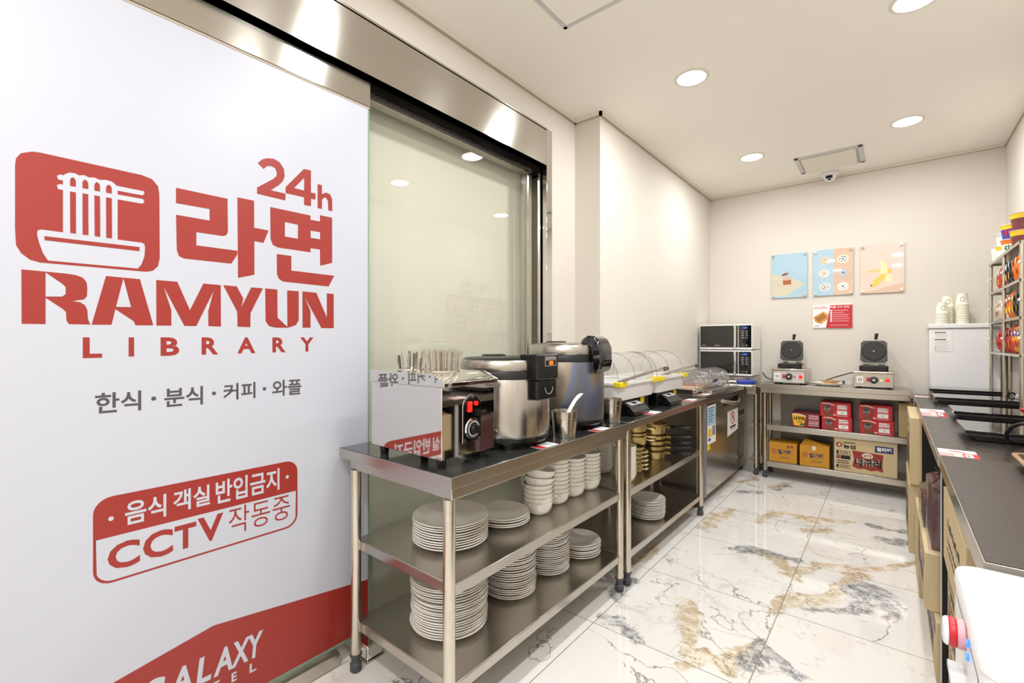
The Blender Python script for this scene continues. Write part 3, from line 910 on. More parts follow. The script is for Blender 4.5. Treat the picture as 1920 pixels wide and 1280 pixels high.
s = MB().box(-0.548, -0.262, YP, YB - 0.0, 1.342, 1.543, 'white_paper')
s.flat(POSTER['redpart'], *UV(1), 'red_carton')
s.flat(POSTER['waf'], *UV(1), 'waffle_print')
xs = [p[0] for p in POSTER['waf']]
zs = [p[1] for p in POSTER['waf']]
cx, cz = (min(xs) + max(xs)) / 2, (min(zs) + max(zs)) / 2
for i in range(-2, 3):
    for j in range(-1, 2):
        a = math.radians(35)
        u_, v_ = i * 0.0155, j * 0.0155
        q = (cx + u_ * math.cos(a) - v_ * math.sin(a), cz + u_ * math.sin(a) + v_ * math.cos(a))
        if abs(u_) < 0.033:
            s.flat([(q[0] + 0.0075 * math.cos(a + PI / 4 + k * PI / 2), q[1] + 0.0075 * math.sin(a + PI / 4 + k * PI / 2)) for k in range(4)], *UV(3), 'waffle_dark')
s.text('Waffle', -0.538, -0.44, 1.506, 1.532, *UV(1), 'print_red', 0.0, 0.25)
s.text('와플', -0.417, -0.378, 1.512, 1.532, *UV(2), 'white_paper', 0.015)
s.text('조리 방법', -0.370, -0.285, 1.512, 1.532, *UV(2), 'white_paper', 0.0)
for i in range(6):
    z = 1.492 - i * 0.0185
    s.rect(-0.420, -0.406, z - 0.006, z + 0.006, *UV(2), 'white_paper')
    s.rect(-0.402, -0.402 + (0.11, 0.08, 0.115, 0.11, 0.12, 0.115)[i], z - 0.003, z + 0.003, *UV(2), 'pink')
s.rect(-0.420, -0.29, 1.360, 1.365, *UV(2), 'pink')
s.rect(-0.535, -0.50, 1.357, 1.362, *UV(1), 'violet_print')
solo(s, 'instruction_sign', 'red and white waffle cooking instruction sign below the doughnut print', 'sign')


# ------------------------------------------------------------------ steel work tables
def foot(m_, x, y):
    m_.lathe([(0, 0), (0.017, 0), (0.021, 0.006), (0.021, 0.030), (0.016, 0.034), (0.016, 0.055), (0.022, 0.058), (0.022, 0.066), (0, 0.066)], (x, y, 0), 'rubber', 18)


def steel_leg(t, x, y, top, r=0.019):
    leg = MB(t.location).cyl((x, y, 0.062), (x, y, top), r, 'steel_tube', seg=24).build('leg', t)
    f_ = MB(t.location)
    foot(f_, x, y)
    f_.build('foot', leg)


def shelf(t, x0, x1, y0, y1, z, h=0.036, name='shelf'):
    s_ = MB(t.location)
    s_.box(x0, x1, y0, y1, z - 0.003, z, 'steel_shelf')
    for a, b, c, d in ((x0, x1, y0, y0 + 0.003), (x0, x1, y1 - 0.003, y1), (x0, x0 + 0.003, y0, y1), (x1 - 0.003, x1, y0, y1)):
        s_.box(a, b, c, d, z - h, z - 0.003, 'steel')
    return s_.build(name, t, 0.0015)


def table_top(t, x0, x1, y0, y1, z, h, top='steel_dark_top'):
    s_ = MB(t.location)
    s_.box(x0, x1, y0, y1, z - h, z - 0.0015, 'steel')
    s_.box(x0 + 0.002, x1 - 0.003, y0 + 0.003, y1 - 0.002, z - 0.0015, z, top)
    return s_.build('table_top', t, 0.0015)


# first table, beside the door
t1 = thing('work_table', (-1.3, 1.52, 0), 'stainless work table with two shelves of white plates, nearest the camera', 'work table')
table_top(t1, -1.612, -0.998, 0.932, 2.122, 0.82, 0.037)
MB(t1.location).box(-1.56, -1.010, 0.945, 2.108, 0.746, 0.783, 'steel').build('apron', t1, 0.003)
for lx, ly in ((-1.03, 0.953), (-1.03, 2.078), (-1.535, 0.953), (-1.535, 2.078)):
    steel_leg(t1, lx, ly, 0.746)
shelf(t1, -1.55, -1.022, 0.962, 2.066, 0.483)
shelf(t1, -1.55, -1.022, 0.962, 2.066, 0.181)

# second table
t2 = thing('work_table', (-1.22, 2.78, 0), 'stainless work table holding the two food warmers, with gold pots on its shelf', 'work table')
table_top(t2, -1.432, -1.005, 2.632, 3.40, 0.82, 0.038)
tt = MB(t2.location)
tt.box(-1.60, -1.001, 2.130, 2.622, 0.782, 0.8185, 'steel')
tt.box(-1.598, -1.004, 2.132, 2.620, 0.8185, 0.82, 'steel_dark_top')
tt.box(-1.432, -1.001, 2.620, 2.634, 0.782, 0.8185, 'steel')
tt.build('table_top', t2, 0.001)
for lx, ly in ((-1.028, 2.160), (-1.040, 3.345), (-1.40, 2.68), (-1.40, 3.345)):
    steel_leg(t2, lx, ly, 0.782)
shelf(t2, -1.42, -1.036, 2.17, 3.345, 0.462)
shelf(t2, -1.42, -1.036, 2.17, 3.345, 0.145)

# refrigerated counter
t3 = thing('undercounter_refrigerator', (-1.24, 4.1, 0), 'stainless undercounter refrigerator with notices on its door', 'refrigerator')
B = t3.location
MB(B).box(-1.43, -1.085, 3.425, 4.86, 0.06, 0.79, 'steel').build('body', t3, 0.004)
s_ = MB(B).box(-1.43, -1.03, 3.405, 4.88, 0.79, 0.8275, 'steel')
s_.box(-1.428, -1.033, 3.408, 4.878, 0.8275, 0.829, 'steel_dark_top')
s_.build('table_top', t3, 0.001)
dr = MB(B).box(-1.083, -1.062, 3.56, 4.45, 0.075, 0.765, 'steel')
dr.box(-1.083, -1.060, 3.50, 3.56, 0.070, 0.765, 'grey_strip')
dr = dr.build('door', t3, 0.003)
MB(B).tube([(-1.060, 3.99, 0.735)] + [(-1.060 + 0.045 * math.sin(PI * k / 10), 3.99 + 0.46 * k / 10, 0.735 - 0.03 * math.sin(PI * k / 10)) for k in range(1, 10)] + [(-1.060, 4.45, 0.735)], 0.016, 'chrome', 12).build('handle', dr)
MB(B).box(-1.0615, -1.0595, 4.0, 4.44, 0.685, 0.755, 'black').build('handle_recess', dr)
lb = MB(B)
NX = lambda k: ((-1.0615 + 0.0005 * k, 0, 0), Y, Z)
lb.rect(3.575, 3.79, 0.445, 0.735, *NX(1), 'white_paper')
lb.rect(3.58, 3.785, 0.585, 0.725, *NX(2), 'sky')
for k in range(6):
    lb.rect(3.60, 3.74 - 0.02 * (k % 3), 0.712 - k * 0.02, 0.718 - k * 0.02, *NX(3), 'blue_print')
lb.rect(3.60, 3.68, 0.50, 0.56, *NX(2), 'yellow_print')
lb.rect(3.70, 3.77, 0.50, 0.575, *NX(2), 'grey_plastic')
lb.rect(3.60, 3.66, 0.47, 0.49, *NX(2), 'blue_print')
lb.build('care_sheet', dr)
lb = MB(B)
lb.flat([(4.12, 0.422), (4.46, 0.445), (4.46, 0.632), (4.12, 0.632)], *NX(1), 'white_paper')
ring = [(4.29 + 0.075 * math.cos(a * PI / 12), 0.562 + 0.05 * math.sin(a * PI / 12)) for a in range(24)]
lb.flat(ring, *NX(2), 'print_red')
lb.flat([(4.29 + (p[0] - 4.29) * 0.82, 0.562 + (p[1] - 0.562) * 0.82) for p in ring], *NX(3), 'white_paper')
lb.rect(4.262, 4.275, 0.545, 0.585, *NX(4), 'print_black')
lb.rect(4.305, 4.318, 0.54, 0.59, *NX(4), 'print_black')
lb.flat([(4.24, 0.600), (4.255, 0.605), (4.345, 0.525), (4.33, 0.52)], *NX(5), 'print_red')
lb.rect(4.20, 4.38, 0.482, 0.498, *NX(2), 'print_black')
lb.rect(4.22, 4.36, 0.466, 0.472, *NX(2), 'grey_plastic')
lb.build('warning_notice', dr)
MB(B).box(-1.0615, -1.0600, 3.575, 3.64, 0.405, 0.438, 'yellow').build('sticker', dr)
vp = MB(B).box(-1.085, -1.078, 4.47, 4.84, 0.075, 0.765, 'steel')
for j in range(12):
    for i in range(5):
        vp.box(-1.0782, -1.0772, 4.52 + i * 0.05, 4.548 + i * 0.05, 0.15 + j * 0.028, 0.163 + j * 0.028, 'porthole')
vp.box(-1.0782, -1.0765, 4.52, 4.78, 0.53, 0.60, 'chrome')
vp.box(-1.0766, -1.0760, 4.54, 4.76, 0.54, 0.59, 'porthole')
vp.build('vent_panel', t3)
for lx, ly in ((-1.12, 3.50), (-1.12, 4.80), (-1.40, 3.50), (-1.40, 4.80)):
    MB(B).cyl((lx, ly, 0), (lx, ly, 0.062), 0.02, 'rubber').build('foot', t3)

# narrow filler table and the table along the back wall
tf = thing('filler_table', (-0.975, 4.75, 0), 'narrow stainless filler table between refrigerator and back table', 'work table')
MB(tf.location).box(-1.025, -0.935, 4.575, 4.92, 0.795, 0.829, 'steel').build('table_top', tf, 0.0015)
MB(tf.location).box(-1.02, -0.945, 4.60, 4.91, 0.745, 0.795, 'steel').build('apron', tf, 0.002)
steel_leg(tf, -0.962, 4.69, 0.745)
steel_leg(tf, -0.962, 4.89, 0.745)
for z in (0.47, 0.15):
    MB(tf.location).box(-1.02, -0.985, 4.70, 4.90, z - 0.03, z, 'steel').build('crossbar', tf, 0.001)

t4 = thing('work_table', (-0.4, 4.75, 0), 'stainless work table along the back wall with cartons on two shelves', 'work table')
table_top(t4, -0.928, 0.113, 4.56, 4.925, 0.848, 0.037, 'steel')
MB(t4.location).box(-0.905, 0.105, 4.575, 4.92, 0.768, 0.811, 'steel').build('apron', t4, 0.003)
for lx, ly in ((-0.884, 4.665), (-0.884, 4.895), (0.135, 4.665), (0.135, 4.895)):
    steel_leg(t4, lx, ly, 0.768, 0.017)
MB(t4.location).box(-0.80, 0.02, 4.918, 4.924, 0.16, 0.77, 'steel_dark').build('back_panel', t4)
shelf(t4, -0.868, 0.12, 4.645, 4.915, 0.480, 0.05)
shelf(t4, -0.868, 0.12, 4.645, 4.915, 0.153, 0.05)


# ------------------------------------------------------------------ plates and bowls, one object each
def plate_proto(r, name):
    p = MB()
    p.lathe([(0, 0.0), (r * 0.58, 0.0), (r * 0.62, 0.002), (r * 0.97, 0.0155), (r, 0.019), (r * 0.995, 0.022), (r * 0.96, 0.0205),
             (r * 0.68, 0.009), (r * 0.60, 0.0065), (0, 0.0055)], (0, 0, 0), 'porcelain', 56)
    return p.build(name, None, 0, 60)


def stack(proto, cx, cy, z0, n, pitch, base, label, cat, group, jit=0.002, tilt_top=0):
    for i in range(n):
        o = proto if not proto.get('label') else proto.copy()
        if o is not proto:
            COL.objects.link(o)
        o.location = (cx + random.uniform(-jit, jit), cy + random.uniform(-jit, jit), z0 + i * pitch)
        o.rotation_euler = (0, 0, random.uniform(0, 6))
        k = n - 1 - i
        pos = 'lowest' if i == 0 else ORD[k] + (' from the top' if k else '')
        tag(o, label % pos, cat, group)


big = plate_proto(0.14, 'dinner_plate')
stack(big, -1.268, 1.182, 0.4835, 10, 0.0088, 'plate', 'large white plate, %s in the left stack on the middle shelf', 'plate', 'large plates, left stack on the middle shelf')
big2 = big.copy()
COL.objects.link(big2)
del big2['label']
stack(big2, -1.268, 1.175, 0.1815, 20, 0.0089, 'plate', 'large white plate, %s in the left stack on the bottom shelf', 'plate', 'large plates, left stack on the bottom shelf', 0.004)
small = plate_proto(0.110, 'side_plate')
stack(small, -1.228, 1.433, 0.4835, 4, 0.0092, 'plate', 'white plate, %s in the short stack on the middle shelf', 'plate', 'plates in the short stack on the middle shelf', 0.003)


def next_of(o):
    c = o.copy()
    COL.objects.link(c)
    for k in ('label', 'category', 'group'):
        if k in c:
            del c[k]
    return c


stack(next_of(small), -1.235, 1.485, 0.1815, 24, 0.0089, 'plate', 'white plate, %s in the second stack on the bottom shelf', 'plate', 'plates, second stack on the bottom shelf', 0.003)
side = plate_proto(0.104, 'side_plate')
stack(side, -1.225, 1.735, 0.1815, 20, 0.0087, 'plate', 'white plate, %s in the third stack on the bottom shelf', 'plate', 'plates, third stack on the bottom shelf', 0.003)
stack(next_of(side), -1.19, 1.965, 0.1815, 7, 0.0092, 'plate', 'white plate, %s in the right-hand short stack on the bottom shelf', 'plate', 'plates, right-hand stack on the bottom shelf', 0.004)
stack(next_of(side), -1.16, 2.72, 0.1455, 12, 0.0090, 'plate', 'white plate, %s in the stack under the gold pots', 'plate', 'plates under the gold pots', 0.003)


def bowl_proto(r, h, name='soup_bowl'):
    p = MB()
    n = 96
    prof_o = [(r * 0.48, 0.0), (r * 0.52, 0.003), (r * 0.76, 0.012), (r * 0.875, 0.026), (r * 0.925, h * 0.66), (r * 0.985, h * 0.9), (r, h)]
    prof_i = [(r * 0.975, h), (r * 0.902, h * 0.66), (r * 0.84, 0.024), (r * 0.6, 0.011), (0, 0.008)]
    vs, fs, rows = [], [], []
    for j, (rr, hh) in enumerate([(0, 0.0)] + prof_o + prof_i):
        if rr == 0:
            rows.append([len(vs)])
            vs.append((0, 0, hh))
            continue
        rows.append(list(range(len(vs), len(vs) + n)))
        rib = 1.0 + (0.006 if 3 <= j <= 4 else 0.0)
        for i in range(n):
            a = 2 * PI * i / n
            k = rr * (rib if i % 2 else 1.0)
            vs.append((k * math.cos(a), k * math.sin(a), hh))
    for A, C in zip(rows, rows[1:]):
        for i in range(n):
            j = (i + 1) % n
            if len(A) == 1:
                fs.append((A[0], C[j], C[i]))
            elif len(C) == 1:
                fs.append((A[i], A[j], C[0]))
            else:
                fs.append((A[i], A[j], C[j], C[i]))
    p.add(vs, fs, 'bowl')
    return p.build(name, None, 0, 50)


bw = bowl_proto(0.066, 0.058)
specs = [(-1.175, 1.605, 7, 'first bowl stack from the left'), (-1.19, 1.760, 9, 'second bowl stack from the left'), (-1.187, 1.895, 8, 'third bowl stack from the left'),
         (-1.18, 2.030, 8, 'fourth bowl stack from the left'), (-1.345, 1.98, 9, 'back bowl stack by the right leg'), (-1.36, 1.82, 9, 'back bowl stack behind the third')]
for i, (cx, cy, n, nm) in enumerate(specs):
    b_ = bw if i == 0 else next_of(bw)
    stack(b_, cx, cy, 0.4835, n, 0.0185, 'bowl', 'white ribbed bowl, %s in the ' + nm, 'bowl', 'ribbed bowls, ' + nm, 0.0004)
tops = sorted([o for o in COL.objects if o.get('group') == 'ribbed bowls, first bowl stack from the left'], key=lambda o: o.location.z)
for o, a, dz in ((tops[-1], 0.16, 0.004), (tops[-2], 0.09, 0.003)):
    o.rotation_euler = (-a, a * 0.4, 0)
    o.location.z += dz + 0.004 + (0.014 if a > 0.1 else 0.002)
bw2 = bowl_proto(0.062, 0.05, 'rice_bowl')
stack(bw2, -1.118, 2.318, 0.4625, 12, 0.0135, 'bowl', 'small white bowl, %s in the stack beside the gold pots', 'bowl', 'small bowls beside the gold pots', 0.0003)
bw3 = next_of(bw)
stack(bw3, -1.30, 2.40, 0.4625, 10, 0.0185, 'bowl', 'white ribbed bowl, %s in the stack behind the small bowls', 'bowl', 'ribbed bowls behind the small bowls', 0.0004)


# ------------------------------------------------------------------ cutlery warmer with chopsticks and spoons
t = thing('cutlery_warmer', (-1.25, 1.075, 0.82), 'polished steel cutlery warmer box full of chopsticks and spoons', 'cutlery warmer')
B = t.location
WX0, WX1, WY0, WY1 = -1.44, -1.068, 0.957, 1.200
MB(B).box(WX0, WX1, WY0, WY1, 0.852, 1.078, 'mirror').build('body', t, 0.002)
lid = MB(B)
prof = [(WX0 - 0.004, 1.078), (WX1 + 0.014, 1.078), (WX1 + 0.016, 1.092), (WX1 - 0.045, 1.118), (WX0 - 0.004, 1.118)]
O_, U_, V_ = (0, WY1 + 0.003, 0), X, Z
lid.prism(prof, O_, U_, V_, WY1 - WY0 + 0.006, 'mirror')
lid.build('lid', t, 0.0015)
for cx, cy, nm in ((-1.19, 1.075, 'chopstick_slot'), (-1.36, 1.085, 'spoon_slot')):
    MB(B).lathe([(0.055, 0.0), (0.058, 0.004), (0.062, 0.004), (0.062, 0.0)], (cx, cy, 1.118), 'chrome', 32, close=True).build(nm, t)
for fx in (WX0 + 0.035, WX1 - 0.035):
    for fy in (WY0 + 0.03, WY1 - 0.03):
        MB(B).cyl((fx, fy, 0.8205), (fx, fy, 0.853), 0.014, 'black', 0.017).build('foot', t)
cp = MB(B)
PX = lambda k: ((WX1 + 0.0008 * k, 0, 0), Y, Z)
stad = [(1.090 + 0.044 * math.cos(math.radians(a)), 1.004 + 0.044 * math.sin(math.radians(a))) for a in range(0, 181, 15)]
outline = stad + [(1.046, 0.89), (1.134, 0.89)]
cp.prism(outline, *PX(0.2), 0.0015, 'chrome')
inn = [(1.090 + (p[0] - 1.090) * 0.9, 0.966 + (p[1] - 0.966) * 0.93) for p in outline]
cp.prism(inn, *PX(0.2), 0.0022, 'black_gloss')
for sy, sz in ((1.09, 1.038), (1.058, 0.899), (1.122, 0.899)):
    cp.cyl((WX1, sy, sz), (WX1 + 0.004, sy, sz), 0.0045, 'chrome', seg=12)
cp = cp.build('control_plate', t)
MB(B).box(WX1 + 0.002, WX1 + 0.010, 1.066, 1.082, 0.990, 1.024, 'red_lamp').build('switch', cp, 0.002)
MB(B).cyl((WX1 + 0.001, 1.104, 1.016), (WX1 + 0.009, 1.104, 1.016), 0.007, 'red_lamp').build('pilot_lamp', cp)
MB(B).cyl((WX1 + 0.001, 1.112, 0.985), (WX1 + 0.012, 1.112, 0.985), 0.011, 'black').build('fuse_cap', cp)
dial = MB(B).cyl((WX1 + 0.001, 1.090, 0.934), (WX1 + 0.007, 1.090, 0.934), 0.036, 'chrome', 0.032, 32)
dial.cyl((WX1 + 0.007, 1.090, 0.934), (WX1 + 0.0085, 1.090, 0.934), 0.029, 'black', seg=32)
for k in range(22):
    a = 2 * PI * k / 22
    q = Vector((WX1 + 0.0092, 1.090 + 0.024 * math.cos(a), 0.934 + 0.024 * math.sin(a)))
    dial.box(q.x - 0.0006, q.x, q.y - 0.0013, q.y + 0.0013, q.z - 0.003, q.z + 0.003, 'white_plastic')
dial.cyl((WX1 + 0.008, 1.090, 0.934), (WX1 + 0.024, 1.090, 0.934), 0.017, 'black', 0.014, 20)
dial.build('dial', cp)

CX, CY = -1.19, 1.075
for i in range(34):
    a = i * 2.39996
    rr = 0.047 * math.sqrt((i + 0.5) / 34)
    px, py = CX + rr * math.cos(a), CY + rr * math.sin(a)
    lean = rr * math.cos(a) * 0.42 + random.uniform(-0.004, 0.004)
    leny = rr * math.sin(a) * 0.42
    top = 1.188 + random.uniform(-0.006, 0.010)
    m_ = MB().cyl((px * 1.0, py, 1.02), (px + lean * 1.1, py + leny, top), 0.0020, 'utensil', 0.0031, 8)
    solo(m_, 'chopstick', 'thin steel chopstick in the front bundle of the cutlery warmer', 'chopstick', 'steel chopsticks in the cutlery warmer')
CX, CY = -1.36, 1.085
for i in range(20):
    a = i * 2.39996
    rr = 0.048 * math.sqrt((i + 0.5) / 20)
    px, py = CX + rr * math.cos(a), CY + rr * math.sin(a)
    lx, ly = rr * math.cos(a) * 0.75, rr * math.sin(a) * 0.5
    top = 1.168 + random.uniform(-0.012, 0.020)
    d = Vector((lx, ly, top - 1.03)).normalized()
    s_ = d.cross(Vector((math.sin(a * 1.7), math.cos(a * 1.7), 0))).normalized()
    n_ = d.cross(s_)
    p0, p1 = Vector((px, py, 1.03)), Vector((px + lx, py + ly, top))
    m_ = MB()
    vs = []
    for p, w_ in ((p0, 0.0025), (p0.lerp(p1, 0.6), 0.0032), (p0.lerp(p1, 0.93), 0.0055), (p1, 0.0048)):
        for sx, sn in ((-1, -1), (1, -1), (1, 1), (-1, 1)):
            vs.append(p + s_ * (sx * w_) + n_ * (sn * 0.0010))
    fs = [(3, 2, 1, 0), (12, 13, 14, 15)]
    for r_ in range(3):
        for k in range(4):
            fs.append((r_ * 4 + k, r_ * 4 + (k + 1) % 4, r_ * 4 + 4 + (k + 1) % 4, r_ * 4 + 4 + k))
    m_.add(vs, fs, 'utensil_dark' if i % 3 == 0 else 'utensil')
    solo(m_, 'spoon', 'flat steel spoon handle in the back bundle of the cutlery warmer', 'spoon', 'steel spoons in the cutlery warmer')


# ------------------------------------------------------------------ rice cookers
def rice_cooker(c, r, zb, zt, lidh, body_mat, label, lid_mat='steel_shelf'):
    t = thing('rice_cooker', (c[0], c[1], 0.82), label, 'rice cooker')
    B = t.location
    P = (c[0], c[1], 0)
    MB(B).lathe([(0, 0.84), (r * 0.95, 0.84), (r * 0.985, 0.848), (r * 0.985, 0.862), (r * 0.96, 0.868), (0, 0.868)], P, 'black', 56).build('base', t)
    for k in range(4):
        a = PI / 4 + k * PI / 2
        MB(B).cyl((c[0] + r * 0.75 * math.cos(a), c[1] + r * 0.75 * math.sin(a), 0.8205), (c[0] + r * 0.75 * math.cos(a), c[1] + r * 0.75 * math.sin(a), 0.842), 0.02, 'black').build('foot', t)
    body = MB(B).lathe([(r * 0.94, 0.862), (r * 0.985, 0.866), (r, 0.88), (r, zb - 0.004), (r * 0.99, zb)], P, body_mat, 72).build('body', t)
    a = math.radians(-62)
    MB(B).cyl((c[0] + r * 0.99 * math.cos(a), c[1] + r * 0.99 * math.sin(a), 0.89), (c[0] + r * 1.03 * math.cos(a), c[1] + r * 1.03 * math.sin(a), 0.89), 0.009, 'chrome').build('knob', body)
    MB(B).lathe([(r * 0.99, zb - 0.002), (r * 1.0, zb), (r * 1.0, zb + 0.024), (r * 0.985, zb + 0.03)], P, 'cooker_band', 56).build('rim_band', t)
    L = MB(B).lathe([(r * 0.97, zb + 0.028), (r * 1.0, zb + 0.032), (r * 1.005, zb + 0.036), (r * 1.0, zt - 0.008), (r * 0.97, zt)], P, 'steel_shelf', 56).build('lid_band', t)
    MB(B).lathe([(r * 0.97, zt - 0.001), (r * 0.9, zt + lidh * 0.6), (r * 0.5, zt + lidh), (0, zt + lidh)], P, lid_mat, 56).build('lid', t)
    MB(B).lathe([(0.05, zt + lidh - 0.002), (0.05, zt + lidh + 0.004), (0.042, zt + lidh + 0.007), (0, zt + lidh + 0.007)], (c[0] - r * 0.35, c[1], 0), 'black', 28).build('steam_vent', t)
    return t


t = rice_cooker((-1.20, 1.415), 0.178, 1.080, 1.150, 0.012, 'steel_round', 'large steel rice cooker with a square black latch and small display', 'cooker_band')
B = t.location
ha = MB(B)
ha.rbox(-1.075, -0.985, 1.345, 1.480, 1.078, 1.172, 0.012, 'black')
ha.rbox(-1.062, -0.990, 1.349, 1.476, 1.005, 1.076, 0.012, 'black')
ha = ha.build('latch_housing', t, 0.004)
dp = MB(B).box(-0.9852, -0.9830, 1.385, 1.458, 1.128, 1.165, 'chrome')
dp.box(-0.9832, -0.9820, 1.391, 1.452, 1.131, 1.150, 'porthole')
dp.box(-0.9822, -0.9812, 1.410, 1.436, 1.133, 1.148, 'orange_lcd')
dp.box(-0.9832, -0.9820, 1.391, 1.452, 1.155, 1.161, 'grey_plastic')
dp.build('display', ha)
MB(B).tube([(-0.9865, 1.415 + 0.025 * math.cos(a), 1.05 + 0.025 * math.sin(a)) for a in [PI + PI * k / 10 for k in range(11)]], 0.0016, 'grey_plastic', 6).build('finger_groove', ha)

t = rice_cooker((-1.21, 1.885), 0.176, 1.128, 1.203, 0.012, 'holo', 'tall rice cooker in bluish protective film with a glossy black hinge handle')
B = t.location
prof = [(-1.10, 1.205), (-1.085, 1.232), (-1.06, 1.247), (-1.028, 1.245), (-1.003, 1.228), (-0.985, 1.195), (-0.982, 1.13), (-0.990, 1.095), (-1.008, 1.078), (-1.03, 1.078), (-1.035, 1.12), (-1.04, 1.20)]
ha = MB(B).prism(prof, (0, 1.918, 0), X, Z, 0.105, 'black_gloss').build('hinge_handle', t, 0.012, 50)


# ------------------------------------------------------------------ steel cups, rice paddle, price cards
def steel_cup(c, r, h, label):
    m_ = MB().lathe([(0, 0.0), (r * 0.82, 0.0), (r * 0.84, 0.004), (r * 0.93, h * 0.72), (r * 0.96, h * 0.73), (r * 0.97, h * 0.94), (r, h * 0.955), (r, h), (r * 0.95, h),
                     (r * 0.92, h * 0.8), (r * 0.80, 0.008), (0, 0.006)], (c[0], c[1], c[2]), 'utensil', 40)
    return solo(m_, 'steel_cup', label, 'cup', 'steel cups on the serving tables')


steel_cup((-1.068, 1.645, 0.8205), 0.056, 0.108, 'steel cup holding a white rice paddle between the rice cookers')
steel_cup((-1.077, 2.085, 0.8205), 0.051, 0.117, 'empty steel cup beside the tall rice cooker and the first food warmer')
pd = MB()
pp = [(-1.072, 1.634, 0.834), (-1.064, 1.645, 0.88), (-1.054, 1.665, 0.93), (-1.045, 1.69, 0.965), (-1.037, 1.715, 0.987), (-1.033, 1.728, 0.994)]
ww = [0.013, 0.012, 0.009, 0.0085, 0.010, 0.008]
vs, fs = [], []
for (px, py, pz), w_ in zip(pp, ww):
    vs += [(px - w_ * 0.75, py - w_ * 0.6, pz), (px + w_ * 0.75, py + w_ * 0.6 - 0.0, pz), (px + w_ * 0.75 - 0.003, py + w_ * 0.6 + 0.003, pz + 0.003), (px - w_ * 0.75 - 0.003, py - w_ * 0.6 + 0.003, pz + 0.003)]
n_ = len(pp)
fs = [(3, 2, 1, 0), tuple(range(4 * n_ - 4, 4 * n_))]
for i in range(n_ - 1):
    for k in range(4):
        fs.append((i * 4 + k, i * 4 + (k + 1) % 4, i * 4 + 4 + (k + 1) % 4, i * 4 + 4 + k))
pd.add(vs, fs, 'white_plastic')
solo(pd, 'rice_paddle', 'white plastic rice paddle leaning in a steel cup', 'rice paddle', bevel=0.002)

PRICE = 'small red and white name cards along the serving tables'


def card(x0, x1, y0, y1, z, label, rot=0.0, strips=()):
    c = ((x0 + x1) / 2, (y0 + y1) / 2, z)
    m_ = MB().box(x0 - c[0], x1 - c[0], y0 - c[1], y1 - c[1], 0, 0.0012, 'white_paper')
    O_ = (0, 0, 0.0015)
    a, b = x0 - c[0], x1 - c[0]
    m_.rect(a, b, y0 - c[1], y0 - c[1] + (y1 - y0) * 0.32, O_, X, Y, 'print_red')
    m_.rect(a + 0.008, b - 0.02, (y1 - y0) * 0.02, (y1 - y0) * 0.12, O_, X, Y, 'sky')
    m_.rect(a + 0.008, b - 0.012, (y1 - y0) * 0.2, (y1 - y0) * 0.28, O_, X, Y, 'grey_plastic')
    for (ax, bx, ay, by, col) in strips:
        m_.rect(ax, bx, ay, by, (0, 0, 0.0018), X, Y, col)
    o = m_.build('name_card', None)
    o.location = c
    o.rotation_euler = (0, 0, rot)
    return tag(o, label, 'card', PRICE)


card(-1.058, -1.003, 1.393, 1.503, 0.8203, 'red and white card at the table edge below the black-latched rice cooker')
card(-1.055, -1.003, 1.818, 1.930, 0.8203, 'red and white card at the table edge below the tall rice cooker')
card(-1.078, -1.010, 2.425, 2.565, 0.8203, 'red and white card in front of the first food warmer')
card(-1.092, -1.032, 3.135, 3.265, 0.8203, 'red and white card beside the second food warmer')
card(-1.098, -1.036, 3.46, 3.60, 0.8293, 'red and white card in front of the clear topping boxes')


# ------------------------------------------------------------------ food warmers with roll-top lids
def half_shell(m_, xa, xb, zb, zt, y0, y1, th=0.004):
    """clear roll-top: arch across X, closed at both ends"""
    n = 16
    mx, rx = (xa + xb) / 2, (xb - xa) / 2
    o_ = [(mx + rx * math.cos(PI * k / n), zb + (zt - zb) * (math.sin(PI * k / n) ** 0.8)) for k in range(n + 1)]
    vs = [(p[0], y0, p[1]) for p in o_] + [(p[0], y1, p[1]) for p in o_]
    fs = [(i, i + 1, n + 2 + i, n + 1 + i) for i in range(n)]
    fs += [tuple(range(n, -1, -1)), tuple(range(n + 1, 2 * n + 2))]
    m_.add(vs, fs, 'clear')
    for yy in (y0, y1, y0 + (y1 - y0) * 0.45):
        m_.tube([(p[0], yy, p[1] + 0.001) for p in o_], 0.0022, 'acrylic_edge', 6)
    return m_


